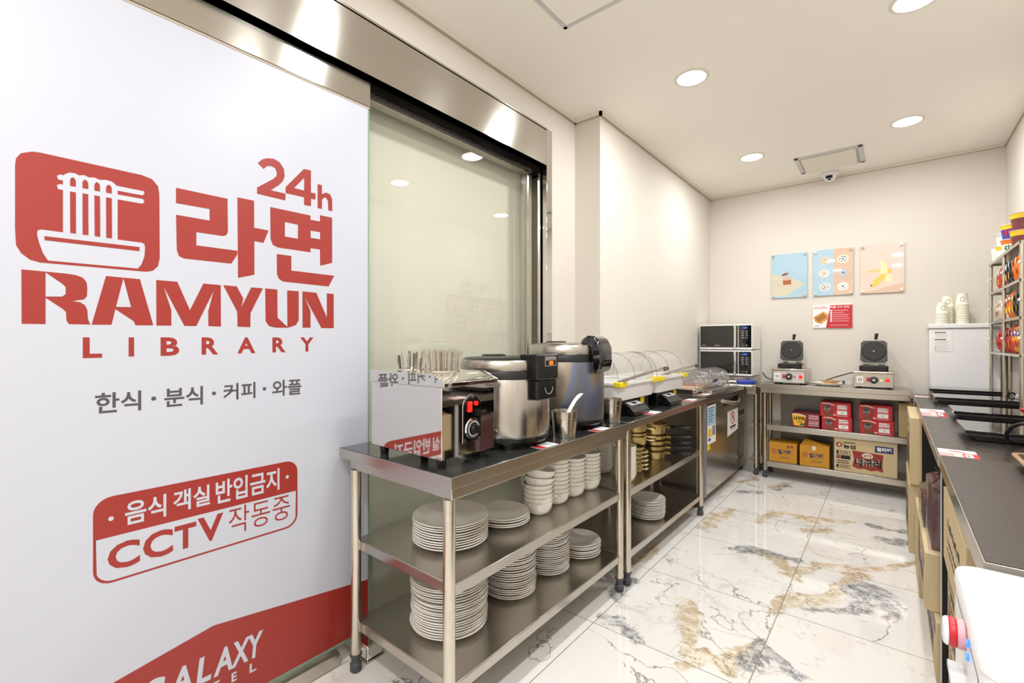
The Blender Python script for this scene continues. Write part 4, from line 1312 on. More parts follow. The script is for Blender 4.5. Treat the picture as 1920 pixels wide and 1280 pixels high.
def warmer(y0, y1, label):
    t = thing('food_warmer', (-1.26, (y0 + y1) / 2, 0.82), label, 'food warmer', 'roll-top food warmers')
    B = t.location
    x0, x1 = -1.425, -1.095
    if y0 < 2.5:
        pass
    tub = MB(B)
    rp = rrect(x0 + 0.012, x1 - 0.012, y0 + 0.01, y1 - 0.01, 0.035, 5)
    rq = rrect(x0, x1, y0, y1, 0.04, 5)
    n = len(rp)
    vs = [(p[0], p[1], 0.905) for p in rp] + [(p[0], p[1], 0.995) for p in rq] + [(-1.26 + (p[0] + 1.26) * 0.95, (y0 + y1) / 2 + (p[1] - (y0 + y1) / 2) * 0.97, 0.985) for p in rq]
    fs = [tuple(range(n - 1, -1, -1))]
    for r_ in range(2):
        fs += [(r_ * n + i, r_ * n + (i + 1) % n, (r_ + 1) * n + (i + 1) % n, (r_ + 1) * n + i) for i in range(n)]
    fs.append(tuple(range(2 * n, 3 * n)))
    tub.add(vs, fs, 'white_plastic')
    tub.build('tub', t, 0.0, 40)
    rim = MB(B)
    a = rrect(x0 - 0.008, x1 + 0.010, y0 - 0.006, y1 + 0.006, 0.045, 5)
    b = rrect(x0 + 0.014, x1 - 0.012, y0 + 0.016, y1 - 0.016, 0.03, 5)
    n = len(a)
    vs = [(p[0], p[1], z) for z, l in ((0.986, a), (1.001, a), (1.001, b), (0.986, b)) for p in l]
    fs = [(r_ * n + i, r_ * n + (i + 1) % n, ((r_ + 1) % 4) * n + (i + 1) % n, ((r_ + 1) % 4) * n + i) for r_ in range(4) for i in range(n)]
    rim.add(vs, fs, 'white_plastic')
    rim.build('rim', t, 0.002)
    for cy in (y0 + 0.035, y1 - 0.035):
        MB(B).rbox(x1 - 0.035, x1 + 0.016, cy - 0.042, cy + 0.042, 0.980, 1.005, 0.012, 'yellow').build('clip', t, 0.003)
    half_shell(MB(B), x0 + 0.015, x1 - 0.015, 1.002, 1.155, y0 + 0.02, y1 - 0.02).build('roll_top_lid', t)
    MB(B).box(x0 + 0.04, x1 - 0.03, y0 + 0.06, y1 - 0.05, 0.823, 0.905, 'black').build('base', t, 0.004)
    ct = MB(B).prism([(-1.13, 0.823), (-1.055, 0.823), (-1.055, 0.842), (-1.085, 0.872), (-1.13, 0.887)], (0, y0 + 0.30, 0), X, Z, 0.20, 'black').build('control_box', t, 0.003)
    O_ = Vector((-1.0845, 0, 0.8732))
    U_ = Vector((-0.045, 0, 0.0145)).normalized()
    pv = MB(B)
    pv.rect(0.0, 0.04, y0 + 0.125, y0 + 0.275, O_ + Vector((0, 0, 0.001)), U_, Y, 'light_grey')
    pv.rect(0.008, 0.032, y0 + 0.18, y0 + 0.22, O_ + Vector((0, 0, 0.0016)), U_, Y, 'porthole')
    pv.build('control_panel', ct)
    MB(B).box(-1.126, -1.122, y0 + 0.33, y0 + 0.375, 0.855, 0.898, 'yellow').build('sticker', t)
    for fx in (x0 + 0.07, x1 - 0.045):
        for fy in (y0 + 0.08, y1 - 0.07):
            MB(B).cyl((fx, fy, 0.8205), (fx, fy, 0.825), 0.012, 'rubber').build('foot', t)
    return t


warmer(2.205, 2.70, 'white food warmer with clear roll-top lid beside the tall rice cooker')
warmer(2.725, 3.21, 'white food warmer with clear roll-top lid beside the topping boxes')


def tongs(a, b, label, mname='utensil', grip=None):
    a, b = Vector(a), Vector(b)
    t = thing('serving_tongs', a, label, 'tongs', 'serving tongs')
    d = (b - a)
    s_ = d.cross(Z).normalized()
    for k in (-1, 1):
        m_ = MB(a)
        pts = [a + d * f_ + s_ * (k * w_) + Z * h_ for f_, w_, h_ in ((0, 0.012, 0), (0.15, 0.010, 0.004), (0.55, 0.012, 0.007), (0.9, 0.010, 0.004), (1.0, 0.004, 0))]
        vs, fs = [], []
        for i, p in enumerate(pts):
            for u_, v_ in ((-1, -1), (1, -1), (1, 1), (-1, 1)):
                vs.append(p + s_ * (u_ * 0.005) + Z * (v_ * 0.0028))
        fs = [(3, 2, 1, 0), (16, 17, 18, 19)]
        for i in range(4):
            for q in range(4):
                fs.append((i * 4 + q, i * 4 + (q + 1) % 4, i * 4 + 4 + (q + 1) % 4, i * 4 + 4 + q))
        m_.add(vs, fs, mname)
        m_.build('arm', t)
    MB(a).cyl(a + d * 0.93, b, 0.012, grip or 'black').build('end_cap', t)
    return t


tongs((-1.088, 2.22, 1.012), (-1.088, 2.85, 1.052), 'long steel tongs lying across the rim of the nearer food warmer')
tongs((-1.088, 2.80, 1.014), (-1.088, 3.45, 1.048), 'long steel tongs lying across the rim of the farther food warmer')

# ------------------------------------------------------------------ topping boxes on the refrigerated counter
cols = ['peach', 'amber_print', 'light_grey', 'cream_print']
lbl = ['nearest the food warmers', 'second from the food warmers', 'third from the food warmers', 'nearest the microwaves']
for i in range(4):
    y0 = 3.50 + i * 0.245
    y1 = y0 + 0.235
    t = thing('topping_box', (-1.27, (y0 + y1) / 2, 0.829), 'clear topping box with arched lid, ' + lbl[i], 'food container', 'clear topping boxes on the counter')
    B = t.location
    MB(B).rbox(-1.405, -1.125, y0, y1, 0.830, 0.862, 0.02, 'utensil').build('tray', t, 0.003)
    MB(B).rbox(-1.385, -1.145, y0 + 0.015, y1 - 0.015, 0.862, 0.868, 0.02, cols[i]).build('food', t, 0.002)
    half_shell(MB(B), -1.40, -1.125, 0.863, 0.985, y0 + 0.004, y1 - 0.004).build('lid', t)
ld = thing('tray', (-1.085, 3.95, 0.829), 'long low steel tray in front of the topping boxes', 'tray')
m_ = MB(ld.location).box(-1.118, -1.042, 3.63, 4.40, 0.830, 0.833, 'utensil')
for a, b, c, d in ((-1.118, -1.042, 3.63, 3.634), (-1.118, -1.042, 4.396, 4.40), (-1.118, -1.114, 3.63, 4.40), (-1.046, -1.042, 3.63, 4.40)):
    m_.box(a, b, c, d, 0.833, 0.848, 'utensil')
m_.build('pan', ld, 0.001)
tongs((-1.085, 3.48, 0.852), (-1.10, 3.95, 0.905), 'small steel tongs leaning on the long steel tray')
t = thing('serving_ladle', (-1.02, 4.45, 0.835), 'serving utensil with a thick blue grip lying at the counter corner', 'serving utensil')
B = t.location
MB(B).lathe([(0, 0), (0.008, 0.0), (0.019, 0.012), (0.022, 0.06), (0.019, 0.13), (0.010, 0.147), (0, 0.15)], (-1.058, 4.395, 0.866), 'blue', 20, Vector((0, 0, 1)), Vector((0.25, -0.97, 0)), Vector((0.97, 0.25, 0))).build('grip', t)
MB(B).tube([(-1.05, 4.398, 0.866), (-1.085, 4.388, 0.870), (-1.118, 4.38, 0.866)], 0.007, 'white_plastic', 8).build('stem', t)
MB(B).box(-1.11, -0.93, 4.37, 4.46, 0.830, 0.842, 'white_plastic').build('rest', t, 0.004)


# ------------------------------------------------------------------ microwave ovens
def microwave(z, label):
    t = thing('microwave', (-1.18, 4.69, z), label, 'microwave', 'stacked microwave ovens')
    B = t.location
    x0, x1, y0, y1, h = -1.408, -0.957, 4.512, 4.84, 0.236
    MB(B).box(x0, x1, y0 + 0.012, y1, z + 0.008, z + h, 'white_plastic').build('case', t, 0.004)
    d = MB(B).box(x0, x0 + 0.345, y0, y0 + 0.012, z + 0.008, z + h, 'white_plastic')
    d.box(x0 + 0.006, x0 + 0.335, y0 - 0.002, y0, z + 0.026, z + h - 0.012, 'black_gloss')
    d.rect(x0 + 0.02, x0 + 0.055, z + 0.040, z + 0.047, (0, y0 - 0.0024, 0), X, Z, 'grey_plastic')
    d.text('SAMSUNG', x0 + 0.135, x0 + 0.180, z + 0.040, z + 0.047, (0, y0 - 0.0024, 0), X, Z, 'light_grey', 0.01)
    d = d.build('door', t, 0.0015)
    hd = MB(B)
    hx = x0 + 0.300
    pts = [(hx, 0.02), (hx + 0.02, 0.02), (hx + 0.024, 0.05), (hx + 0.024, 0.19), (hx + 0.02, 0.228), (hx, 0.228), (hx + 0.004, 0.19), (hx + 0.004, 0.05)]
    hd.prism([(p[0] - hx, p[1]) for p in pts], (hx, y0 - 0.002, z), X, Z, 0.018, 'chrome')
    hd.build('handle', d, 0.003)
    p = MB(B).box(x0 + 0.345, x1, y0, y0 + 0.012, z + 0.008, z + h, 'white_plastic')
    p.box(x0 + 0.340, x1 - 0.006, y0 - 0.002, y0, z + 0.026, z + h - 0.012, 'black_gloss')
    O_ = (0, y0 - 0.0026, 0)
    p.rect(x0 + 0.372, x0 + 0.415, z + h - 0.042, z + h - 0.026, O_, X, Z, 'blue_print')
    p.text('1:00', x0 + 0.378, x0 + 0.409, z + h - 0.039, z + h - 0.029, (0, y0 - 0.003, 0), X, Z, 'blue_led', 0.02)
    for r_ in range(4):
        for c_ in range(2):
            p.rect(x0 + 0.365 + c_ * 0.034, x0 + 0.383 + c_ * 0.034, z + h - 0.067 - r_ * 0.019, z + h - 0.063 - r_ * 0.019, O_, X, Z, 'light_grey')
    p.rect(x0 + 0.372, x0 + 0.38, z + 0.043, z + 0.047, O_, X, Z, 'light_grey')
    p.rect(x0 + 0.397, x0 + 0.415, z + 0.043, z + 0.047, O_, X, Z, 'light_grey')
    p = p.build('control_panel', t, 0.0012)
    MB(B).cyl((x0 + 0.392, y0 - 0.002, z + 0.085), (x0 + 0.392, y0 - 0.014, z + 0.085), 0.018, 'black', 0.016, 24).build('dial', p)
    for fx in (x0 + 0.05, x1 - 0.05):
        for fy in (y0 + 0.05, y1 - 0.05):
            MB(B).cyl((fx, fy, z), (fx, fy, z + 0.01), 0.014, 'black').build('foot', t)


st = MB().box(-1.39, -0.97, 4.53, 4.83, 0.8295, 0.9035, 'steel')
solo(st, 'microwave_stand', 'low steel stand under the two microwave ovens', 'stand', bevel=0.003)
microwave(0.904, 'lower of the two stacked black and white microwave ovens')
microwave(1.1405, 'upper of the two stacked black and white microwave ovens')


# ------------------------------------------------------------------ waffle irons on the back table
def waffle_iron(x0, x1, lit, label):
    yf, yb, z = 4.598, 4.86, 0.848
    xc = (x0 + x1) / 2
    t = thing('waffle_iron', (xc, 4.73, z), label, 'waffle iron', 'waffle irons on the back table')
    B = t.location
    MB(B).box(x0, x1, yf, yb, 0.862, 0.968, 'steel').build('body', t, 0.003)
    MB(B).box(x0 - 0.006, x1 + 0.006, yf - 0.008, yb + 0.004, 0.968, 0.984, 'steel_tube').build('top_tray', t, 0.004)
    for fx in (x0 + 0.03, x1 - 0.03):
        for fy in (yf + 0.03, yb - 0.03):
            MB(B).cyl((fx, fy, 0.8485), (fx, fy, 0.863), 0.013, 'black').build('foot', t)
    O_ = (0, yf - 0.0008, 0)
    cp = MB(B).box(x0 + 0.014, x1 - 0.010, yf - 0.0006, yf + 0.002, 0.870, 0.962, 'light_grey' if not lit else 'steel')
    cp = cp.build('control_panel', t)
    w = x1 - x0
    pm = MB(B)
    pm.rect(x0 + 0.020, x0 + 0.062, 0.893, 0.943, O_, X, Z, 'white_paper')
    pm.flat([(x0 + 0.041 + 0.014 * math.cos(k * PI / 8), 0.918 + 0.014 * math.sin(k * PI / 8)) for k in range(16)], (0, yf - 0.0012, 0), X, Z, 'grey_plastic')
    pm.flat([(x0 + 0.041 + 0.006 * math.cos(k * PI / 8), 0.918 + 0.006 * math.sin(k * PI / 8)) for k in range(16)], (0, yf - 0.0016, 0), X, Z, 'white_paper')
    pm.build('label', cp)
    MB(B).box(x0 + 0.083, x0 + 0.101, yf - 0.008, yf, 0.903, 0.936, 'red_lamp' if False else 'print_red').build('switch', cp, 0.001)
    dl = MB(B).cyl((xc + 0.005, yf, 0.917), (xc + 0.005, yf - 0.012, 0.917), 0.029, 'black', 0.027, 32)
    dl.cyl((xc + 0.005, yf - 0.012, 0.917), (xc + 0.005, yf - 0.018, 0.917), 0.010, 'light_grey', 0.009, 20)
    for k in range(9):
        a = math.radians(-220 + k * 32) + PI
        q = (xc + 0.005 + 0.021 * math.cos(a), yf - 0.0122, 0.917 + 0.021 * math.sin(a))
        dl.box(q[0] - 0.0014, q[0] + 0.0014, q[1] - 0.0005, q[1], q[2] - 0.0014, q[2] + 0.0014, 'white_plastic')
    dl.build('dial', cp)
    MB(B).cyl((xc + 0.050, yf, 0.917), (xc + 0.050, yf - 0.005, 0.917), 0.007, 'amber_lamp' if lit else 'print_red').build('pilot_lamp', cp)
    MB(B).box(x1 - 0.048, x1 - 0.022, yf - 0.006, yf, 0.905, 0.931, 'red_lamp' if lit else 'red_lamp').build('power_switch', cp, 0.001)
    lp = MB(B).rbox(xc - 0.090, xc + 0.093, yf + 0.045, yf + 0.225, 0.988, 1.024, 0.02, 'iron_dark')
    lp.box(xc - 0.012, xc + 0.008, yf + 0.035, yf + 0.06, 0.992, 1.022, 'iron_dark')
    lp.build('lower_plate', t, 0.003)
    MB(B).box(xc + 0.093, xc + 0.104, yf + 0.06, yf + 0.20, 0.986, 1.018, 'steel').build('bracket', t, 0.001)
    # raised upper plate, leaning back a little
    up = MB(B)
    O2 = Vector((xc, yf + 0.185, 1.048))
    V2 = Vector((0, 0.13, 0.99)).normalized()
    cut = 0.018
    hw, hh = 0.083, 0.176
    octa = [(-hw + cut, 0), (hw - cut, 0), (hw, cut), (hw, hh - cut), (hw - cut, hh), (-hw + cut, hh), (-hw, hh - cut), (-hw, cut)]
    up.prism([(p[0] * (1.06 - 0.3 * p[1]), p[1]) for p in octa], O2, X, V2, 0.030, 'iron')
    up = up.build('upper_plate', t, 0.002)
    N2 = X.cross(V2)
    g = MB(B)
    Ob = O2 + N2 * 0.030
    g.lathe([(0.077, 0.0), (0.079, 0.003), (0.073, 0.004), (0.071, 0.001)], Ob + V2 * 0.090, 'iron_dark', 40, X, V2, N2, close=True)
    g.flat([(0.074 * math.cos(k * PI / 20), 0.090 + 0.074 * math.sin(k * PI / 20)) for k in range(40)], Ob + N2 * 0.0012, X, V2, 'iron_dark')
    for k in range(-7, 8):
        c_ = k * 0.0098
        L_ = math.sqrt(max(0, 0.072 ** 2 - c_ ** 2))
        g.prism([(c_ - 0.0014, 0.09 - L_), (c_ + 0.0014, 0.09 - L_), (c_ + 0.0014, 0.09 + L_), (c_ - 0.0014, 0.09 + L_)], Ob + N2 * 0.001, X, V2, 0.004, 'iron')
        g.prism([(-L_, 0.09 + c_ - 0.0014), (L_, 0.09 + c_ - 0.0014), (L_, 0.09 + c_ + 0.0014), (-L_, 0.09 + c_ + 0.0014)], Ob + N2 * 0.001, X, V2, 0.004, 'iron')
    g.cyl(Ob + V2 * 0.09, Ob + V2 * 0.09 + N2 * 0.006, 0.004, 'chrome')
    g.build('waffle_grid', up)
    hd = MB(B)
    h0 = O2 + V2 * hh + N2 * 0.015 + X * 0.012
    hd.cyl(h0, h0 + V2 * 0.012, 0.006, 'chrome')
    hd.cyl(h0 + V2 * 0.010, h0 + V2 * 0.060 + X * 0.006, 0.010, 'black', 0.013)
    hd.build('handle', up, 0.001)
    for hx in (xc - 0.05, xc + 0.05):
        MB(B).cyl((hx - 0.02, yf + 0.205, 1.036), (hx + 0.02, yf + 0.205, 1.036), 0.010, 'chrome').build('hinge', t)
    return t


iron_left = waffle_iron(-0.818, -0.566, False, 'steel waffle iron with raised plate, standing nearer the microwave ovens')
iron_right = waffle_iron(-0.238, 0.010, True, 'steel waffle iron with raised plate and glowing pilot lamp, standing nearer the freezer')
M_plate = MB()
M_plate.lathe([(0, 0), (0.075, 0), (0.085, 0.004), (0.128, 0.022), (0.131, 0.027), (0.124, 0.027), (0.082, 0.010), (0, 0.008)], (0, 0, 0), 'porcelain', 48)
o = M_plate.build('serving_plate', None, 0, 60)
o.location = (-0.418, 4.70, 0.8485)
tag(o, 'oval white serving plate with waffle pieces between the waffle irons', 'plate')
o.scale = (1.0, 0.8, 1.0)
for i, (dx, dy, rz, ry) in enumerate(((-0.04, 0.02, 0.4, 0.5), (0.02, 0.03, 1.2, -0.4), (0.055, 0.0, 2.2, 0.3), (0.0, -0.01, 0.2, 0.1))):
    m_ = MB()
    m_.prism([(-0.022, -0.015), (0.024, -0.012), (0.018, 0.02), (-0.015, 0.018)], (0, 0, 0), X, Y, 0.014, 'waffle_print')
    for k in range(3):
        m_.box(-0.012 + k * 0.010, -0.006 + k * 0.010, -0.006, 0.008, 0.0135, 0.0146, 'waffle_dark')
    q = m_.build('waffle_piece', None, 0.002)
    q.location = (-0.418 + dx, 4.70 + dy, 0.868 + 0.009 * abs(ry) * 2)
    q.rotation_euler = (0.1, ry, rz)
    tag(q, 'small torn waffle piece lying on the white serving plate', 'waffle piece', 'waffle pieces on the serving plate')
t = tongs((-0.52, 4.66, 0.885), (-0.30, 4.685, 0.885), 'steel tongs with dark end resting across the serving plate')


def cord(parent, pts, r=0.0045):
    p = [Vector(q) for q in pts]
    out = []
    for i in range(len(p) - 1):
        a, b, c, d = p[max(i - 1, 0)], p[i], p[i + 1], p[min(i + 2, len(p) - 1)]
        for k in range(6):
            u = k / 6
            out.append(0.5 * ((2 * b) + (c - a) * u + (2 * a - 5 * b + 4 * c - d) * u * u + (3 * b - a - 3 * c + d) * u ** 3))
    out.append(p[-1])
    return MB(parent.location).tube(out, r, 'cable', 8).build('power_cord', parent)


cord(iron_left, [(-0.94, 4.85, 0.93), (-0.91, 4.86, 0.885), (-0.87, 4.87, 0.868), (-0.83, 4.872, 0.885), (-0.822, 4.874, 0.92)])
cord(iron_right, [(-0.245, 4.85, 0.962), (-0.29, 4.86, 0.945), (-0.37, 4.875, 0.915), (-0.46, 4.885, 0.875), (-0.54, 4.885, 0.853)])


# ------------------------------------------------------------------ cartons on the back table's shelves
def carton(x0, x1, y0, y1, z0, z1, body, label, group, deco, name='carton', open_top=False):
    t = thing(name, ((x0 + x1) / 2, (y0 + y1) / 2, z0), label, 'carton', group)
    B = t.location
    b_ = MB(B).box(x0, x1, y0, y1, z0 + 0.0005, z1, body).build('box', t, 0.002)
    d = MB(B)
    deco(d, x0, x1, z0, z1, lambda k: ((0, y0 - 0.0004 * k, 0), X, Z))
    if d.v:
        d.build('printing', b_)
    if open_top:
        f_ = MB(B)
        f_.add([(x0 + 0.01, y0 + 0.02, z1), (x1 - 0.0, y0 + 0.002, z1 + 0.002), (x1 - 0.002, y0 + 0.08, z1 + 0.002), (x0 + 0.03, y0 + 0.085, z1 + 0.045),
                (x0 + 0.01, y0 + 0.02, z1 + 0.003), (x1 - 0.0, y0 + 0.002, z1 + 0.005), (x1 - 0.002, y0 + 0.08, z1 + 0.005), (x0 + 0.03, y0 + 0.085, z1 + 0.048)],
               [(0, 1, 2, 3), (7, 6, 5, 4), (0, 4, 5, 1), (1, 5, 6, 2), (2, 6, 7, 3), (3, 7, 4, 0)], body)
        f_.build('flap', t)
    return t


def cup_picture(d, cx, w, z0, z1, P_, col, rim):
    d.flat([(cx - w / 2, z1), (cx + w / 2, z1 - 0.012), (cx + w * 0.32, z0), (cx - w * 0.36, z0 + 0.006)], *P_(1), col)
    d.flat([(cx - w / 2, z1), (cx, z1 + 0.002), (cx + w / 2, z1 - 0.012), (cx + w / 2 - 0.002, z1 - 0.018), (cx, z1 - 0.005), (cx - w / 2 + 0.002, z1 - 0.006)], *P_(2), rim)


def deco_hot(d, x0, x1, z0, z1, P_):
    w = x1 - x0
    h = z1 - z0
    cup_picture(d, x0 + w * 0.27, w * 0.42, z0 + 0.006, z1 - 0.008, P_, 'film_red', 'white_paper')
    d.flat([(x0 + w * 0.10, z0 + 0.022), (x0 + w * 0.24, z0 + 0.012), (x0 + w * 0.40, z0 + 0.018), (x0 + w * 0.37, z0 + 0.005), (x0 + w * 0.13, z0 + 0.009)], *P_(3), 'green_print')
    d.text('辛', x0 + w * 0.12, x0 + w * 0.34, z0 + h * 0.30, z0 + h * 0.80, *P_(4), 'white_paper', 0.05)
    d.text('辛', x0 + w * 0.12, x0 + w * 0.34, z0 + h * 0.30, z0 + h * 0.80, *P_(5), 'print_black', 0.02)
    d.rect(x0 + w * 0.56, x0 + w * 0.88, z0 + h * 0.18, z0 + h * 0.46, *P_(1), 'white_paper')
    d.rect(x0 + w * 0.56, x0 + w * 0.88, z0 + h * 0.52, z0 + h * 0.86, *P_(1), 'pink')
    d.rect(x0 + w * 0.57, x0 + w * 0.87, z0 + h * 0.62, z0 + h * 0.68, *P_(2), 'white_paper')
    d.rect(x0 + w * 0.57, x0 + w * 0.80, z0 + h * 0.76, z0 + h * 0.82, *P_(2), 'white_paper')
    d.rect(x0 + w * 0.70, x0 + w * 0.74, z0 + h * 0.30, z0 + h * 0.35, *P_(2), 'print_black')
    d.rect(x0 + w * 0.43, x0 + w * 0.53, z0 + h * 0.10, z0 + h * 0.18, *P_(1), 'cream_print')
    d.rect(x0 + w * 0.56, x0 + w * 0.9, z0 + h * 0.06, z0 + h * 0.12, *P_(1), 'pink')


def deco_raccoon(d, x0, x1, z0, z1, P_):
    w = x1 - x0
    h = z1 - z0
    cup_picture(d, x0 + w * 0.28, w * 0.5, z0 + 0.008, z1 - 0.012, P_, 'yellow_print', 'white_paper')
    d.text('너구리', x0 + w * 0.10, x0 + w * 0.48, z0 + h * 0.45, z0 + h * 0.74, *P_(4), 'print_black', 0.05)
    d.text('순한', x0 + w * 0.22, x0 + w * 0.40, z0 + h * 0.30, z0 + h * 0.42, *P_(4), 'print_red', 0.03)
    d.flat([(x0 + w * 0.30, z0 + h * 0.12), (x0 + w * 0.46, z0 + h * 0.14), (x0 + w * 0.44, z0 + h * 0.30), (x0 + w * 0.34, z0 + h * 0.26)], *P_(3), 'green_print')
    d.rect(x0 + w * 0.62, x0 + w * 0.95, z0 + h * 0.15, z0 + h * 0.50, *P_(1), 'pink')
    d.rect(x0 + w * 0.62, x0 + w * 0.95, z0 + h * 0.55, z0 + h * 0.88, *P_(1), 'pink')
    for k in range(4):
        d.rect(x0 + w * 0.63, x0 + w * (0.94 - 0.04 * (k % 2)), z0 + h * (0.22 + 0.17 * k), z0 + h * (0.27 + 0.17 * k), *P_(2), 'wine_carton')


def deco_jam(d, x0, x1, z0, z1, P_):
    w = x1 - x0
    h = z1 - z0
    d.flat([(x0 + w * 0.19 + w * 0.11 * math.cos(k * PI / 10), z0 + h * 0.55 + h * 0.12 * math.sin(k * PI / 10)) for k in range(20)], *P_(1), 'amber_print')
    d.rect(x0 + w * 0.10, x0 + w * 0.28, z0 + h * 0.535, z0 + h * 0.57, *P_(2), 'mustard')
    d.text('딸기쨈', x0 + w * 0.34, x0 + w * 0.80, z0 + h * 0.42, z0 + h * 0.66, *P_(1), 'navy', 0.035)
    d.text('12gX300개', x0 + w * 0.40, x0 + w * 0.76, z0 + h * 0.20, z0 + h * 0.32, *P_(1), 'navy', 0.0)


def deco_jam_top(d, x0, x1, z0, z1, P_):
    deco_jam(d, x0, x1, z0, z1, P_)
    w = x1 - x0
    d.text('콤팩', x0 + w * 0.63, x0 + w * 0.88, z1 - 0.042, z1 - 0.016, *P_(1), 'film_red', 0.03)


def deco_tape(d, x0, x1, z0, z1, P_):
    deco_jam(d, x0, x1, z0, z1, P_)
    c = (x0 + x1) / 2
    d.rect(c - 0.014, c + 0.010, z1 - 0.035, z1, *P_(1), 'blush')


def deco_big(d, x0, x1, z0, z1, P_):
    w, h = x1 - x0, z1 - z0
    fx, fz = lambda u: x0 + w * u, lambda v: z0 + h * v
    d.flat([(fx(0.085) + 0.022 * math.cos(k * PI / 10), fz(0.79) + 0.020 * math.sin(k * PI / 10)) for k in range(20)], *P_(1), 'film_red')
    d.flat([(fx(0.088) + 0.009 * math.cos(k * PI / 10), fz(0.79) + 0.010 * math.sin(k * PI / 10)) for k in range(20)], *P_(2), 'cream_print')
    d.text('농심', fx(0.155), fx(0.355), fz(0.69), fz(0.82), *P_(1), 'print_black', 0.045)
    d.rect(fx(0.155), fx(0.35), fz(0.855), fz(0.88), *P_(1), 'print_black')
    d.rect(fx(0.66), fx(0.94), fz(0.68), fz(0.865), *P_(1), 'navy')
    d.text('멀티팩', fx(0.69), fx(0.91), fz(0.715), fz(0.835), *P_(2), 'white_paper', 0.04)
    for a, b in ((0.50, 0.62), (0.10, 0.20)):
        d.rect(fx(0.04), fx(0.27), fz(a), fz(b), *P_(1), 'print_black')
        d.rect(fx(0.075), fx(0.262), fz(a + 0.015), fz(b - 0.015), *P_(2), 'kraft_light')
        d.rect(fx(0.09), fx(0.24), fz((a + b) / 2 - 0.01), fz((a + b) / 2 + 0.012), *P_(3), 'print_black')
    d.rect(fx(0.11), fx(0.27), fz(0.37), fz(0.48), *P_(1), 'print_black')
    d.rect(fx(0.04), fx(0.10), fz(0.37), fz(0.48), *P_(1), 'film_red')
    for k in range(2):
        d.rect(fx(0.04), fx(0.25), fz(0.24 + k * 0.06), fz(0.265 + k * 0.06), *P_(1), 'print_black')
    pts = [(fx(0.30), fz(0.66)), (fx(0.79), fz(0.62)), (fx(0.775), fz(0.30)), (fx(0.79), fz(0.12)), (fx(0.70), fz(0.155)), (fx(0.60), fz(0.12)), (fx(0.50), fz(0.16)), (fx(0.41), fz(0.13)), (fx(0.30), fz(0.19)), (fx(0.33), fz(0.40))]
    d.flat(pts, *P_(1), 'film_red')
    d.flat([(fx(0.545) + 0.036 * math.cos(k * PI / 10), fz(0.545) + 0.022 * math.sin(k * PI / 10)) for k in range(20)], *P_(2), 'cream_print')
    d.text('얼큰한', fx(0.48), fx(0.61), fz(0.51), fz(0.58), *P_(3), 'film_red', 0.02)
    d.text('너구리', fx(0.345), fx(0.755), fz(0.22), fz(0.46), *P_(3), 'cream_print', 0.10)
    d.text('너구리', fx(0.345), fx(0.755), fz(0.22), fz(0.46), *P_(5), 'print_black', 0.045)


def deco_none(d, x0, x1, z0, z1, P_):
    d.rect(x0 + 0.004, x1 - 0.004, z0 + (z1 - z0) * 0.45, z0 + (z1 - z0) * 0.455, *P_(1), 'kraft_light')


Z1, Z2 = 0.4805, 0.1535
RG = 'red noodle cup cartons on the back table'
carton(-0.680, -0.470, 4.66, 4.86, Z1, 0.606, 'wine_carton', 'wine red carton with a yellow cup picture on the middle shelf', None, deco_raccoon)
carton(-0.457, -0.250, 4.66, 4.86, Z1, 0.594, 'red_carton', 'red noodle carton, lower one of the left pair on the middle shelf', RG, deco_hot)
carton(-0.468, -0.258, 4.66, 4.86, 0.5945, 0.712, 'red_carton', 'red noodle carton, upper one of the left pair on the middle shelf', RG, deco_hot)
carton(-0.198, 0.012, 4.66, 4.86, Z1, 0.594, 'red_carton', 'red noodle carton, lower one of the right pair on the middle shelf', RG, deco_hot)
carton(-0.207, 0.004, 4.66, 4.86, 0.5945, 0.712, 'red_carton', 'red noodle carton, upper one of the right pair on the middle shelf', RG, deco_hot)
carton(0.040, 0.118, 4.66, 4.86, Z1, 0.740, 'kraft', 'tall narrow plain brown carton at the right end of the middle shelf', None, deco_none)
JG = 'mustard jam cartons on the bottom shelf'
carton(-0.852, -0.637, 4.66, 4.88, Z2, 0.324, 'mustard', 'mustard strawberry jam carton at the left end of the bottom shelf', JG, deco_jam_top)
carton(-0.616, -0.404, 4.66, 4.88, Z2, 0.330, 'mustard', 'mustard strawberry jam carton with an open flap, second on the bottom shelf', JG, deco_tape, open_top=True)
carton(-0.371, 0.033, 4.66, 4.90, Z2, 0.428, 'kraft_light', 'big brown noodle carton with a red banner on the bottom shelf', None, deco_big)


# ------------------------------------------------------------------ gold pots on the second table
def gold_pot(c, r, h, ang, label, handle='black', group='gold pots on the second table'):
    t = thing('saucepan', c, label, 'pot', group, ang)
    MB().lathe([(0, 0), (r * 0.84, 0), (r * 0.87, 0.004), (r, h), (r * 1.04, h + 0.002), (r * 1.04, h + 0.004), (r * 0.985, h + 0.003), (r * 0.855, 0.006), (0, 0.003)], (0, 0, 0), 'gold', 48).build('bowl', t)
    hd = MB()
    if handle == 'black':
        hd.tube([(r, 0, h * 0.75), (r + 0.03, 0, h * 0.8)], 0.008, 'gold', 10)
        hd.build('bracket', t)
        MB().prism([(0.0, -0.011), (0.05, -0.014), (0.115, -0.012), (0.13, 0.0), (0.115, 0.012), (0.05, 0.014), (0, 0.011)], (r + 0.028, 0, h * 0.72), X, Y, 0.018, 'black').build('handle', t, 0.004)
    else:
        w = 0.034
        hd.tube([(r * 0.97, -w, h * 0.8), (r + 0.03, -w * 0.9, h * 0.75), (r + 0.046, -w * 0.5, h * 0.72), (r + 0.05, 0, h * 0.71), (r + 0.046, w * 0.5, h * 0.72), (r + 0.03, w * 0.9, h * 0.75), (r * 0.97, w, h * 0.8)], 0.0042, 'gold_light', 8)
        hd.build('handle', t)
    return t


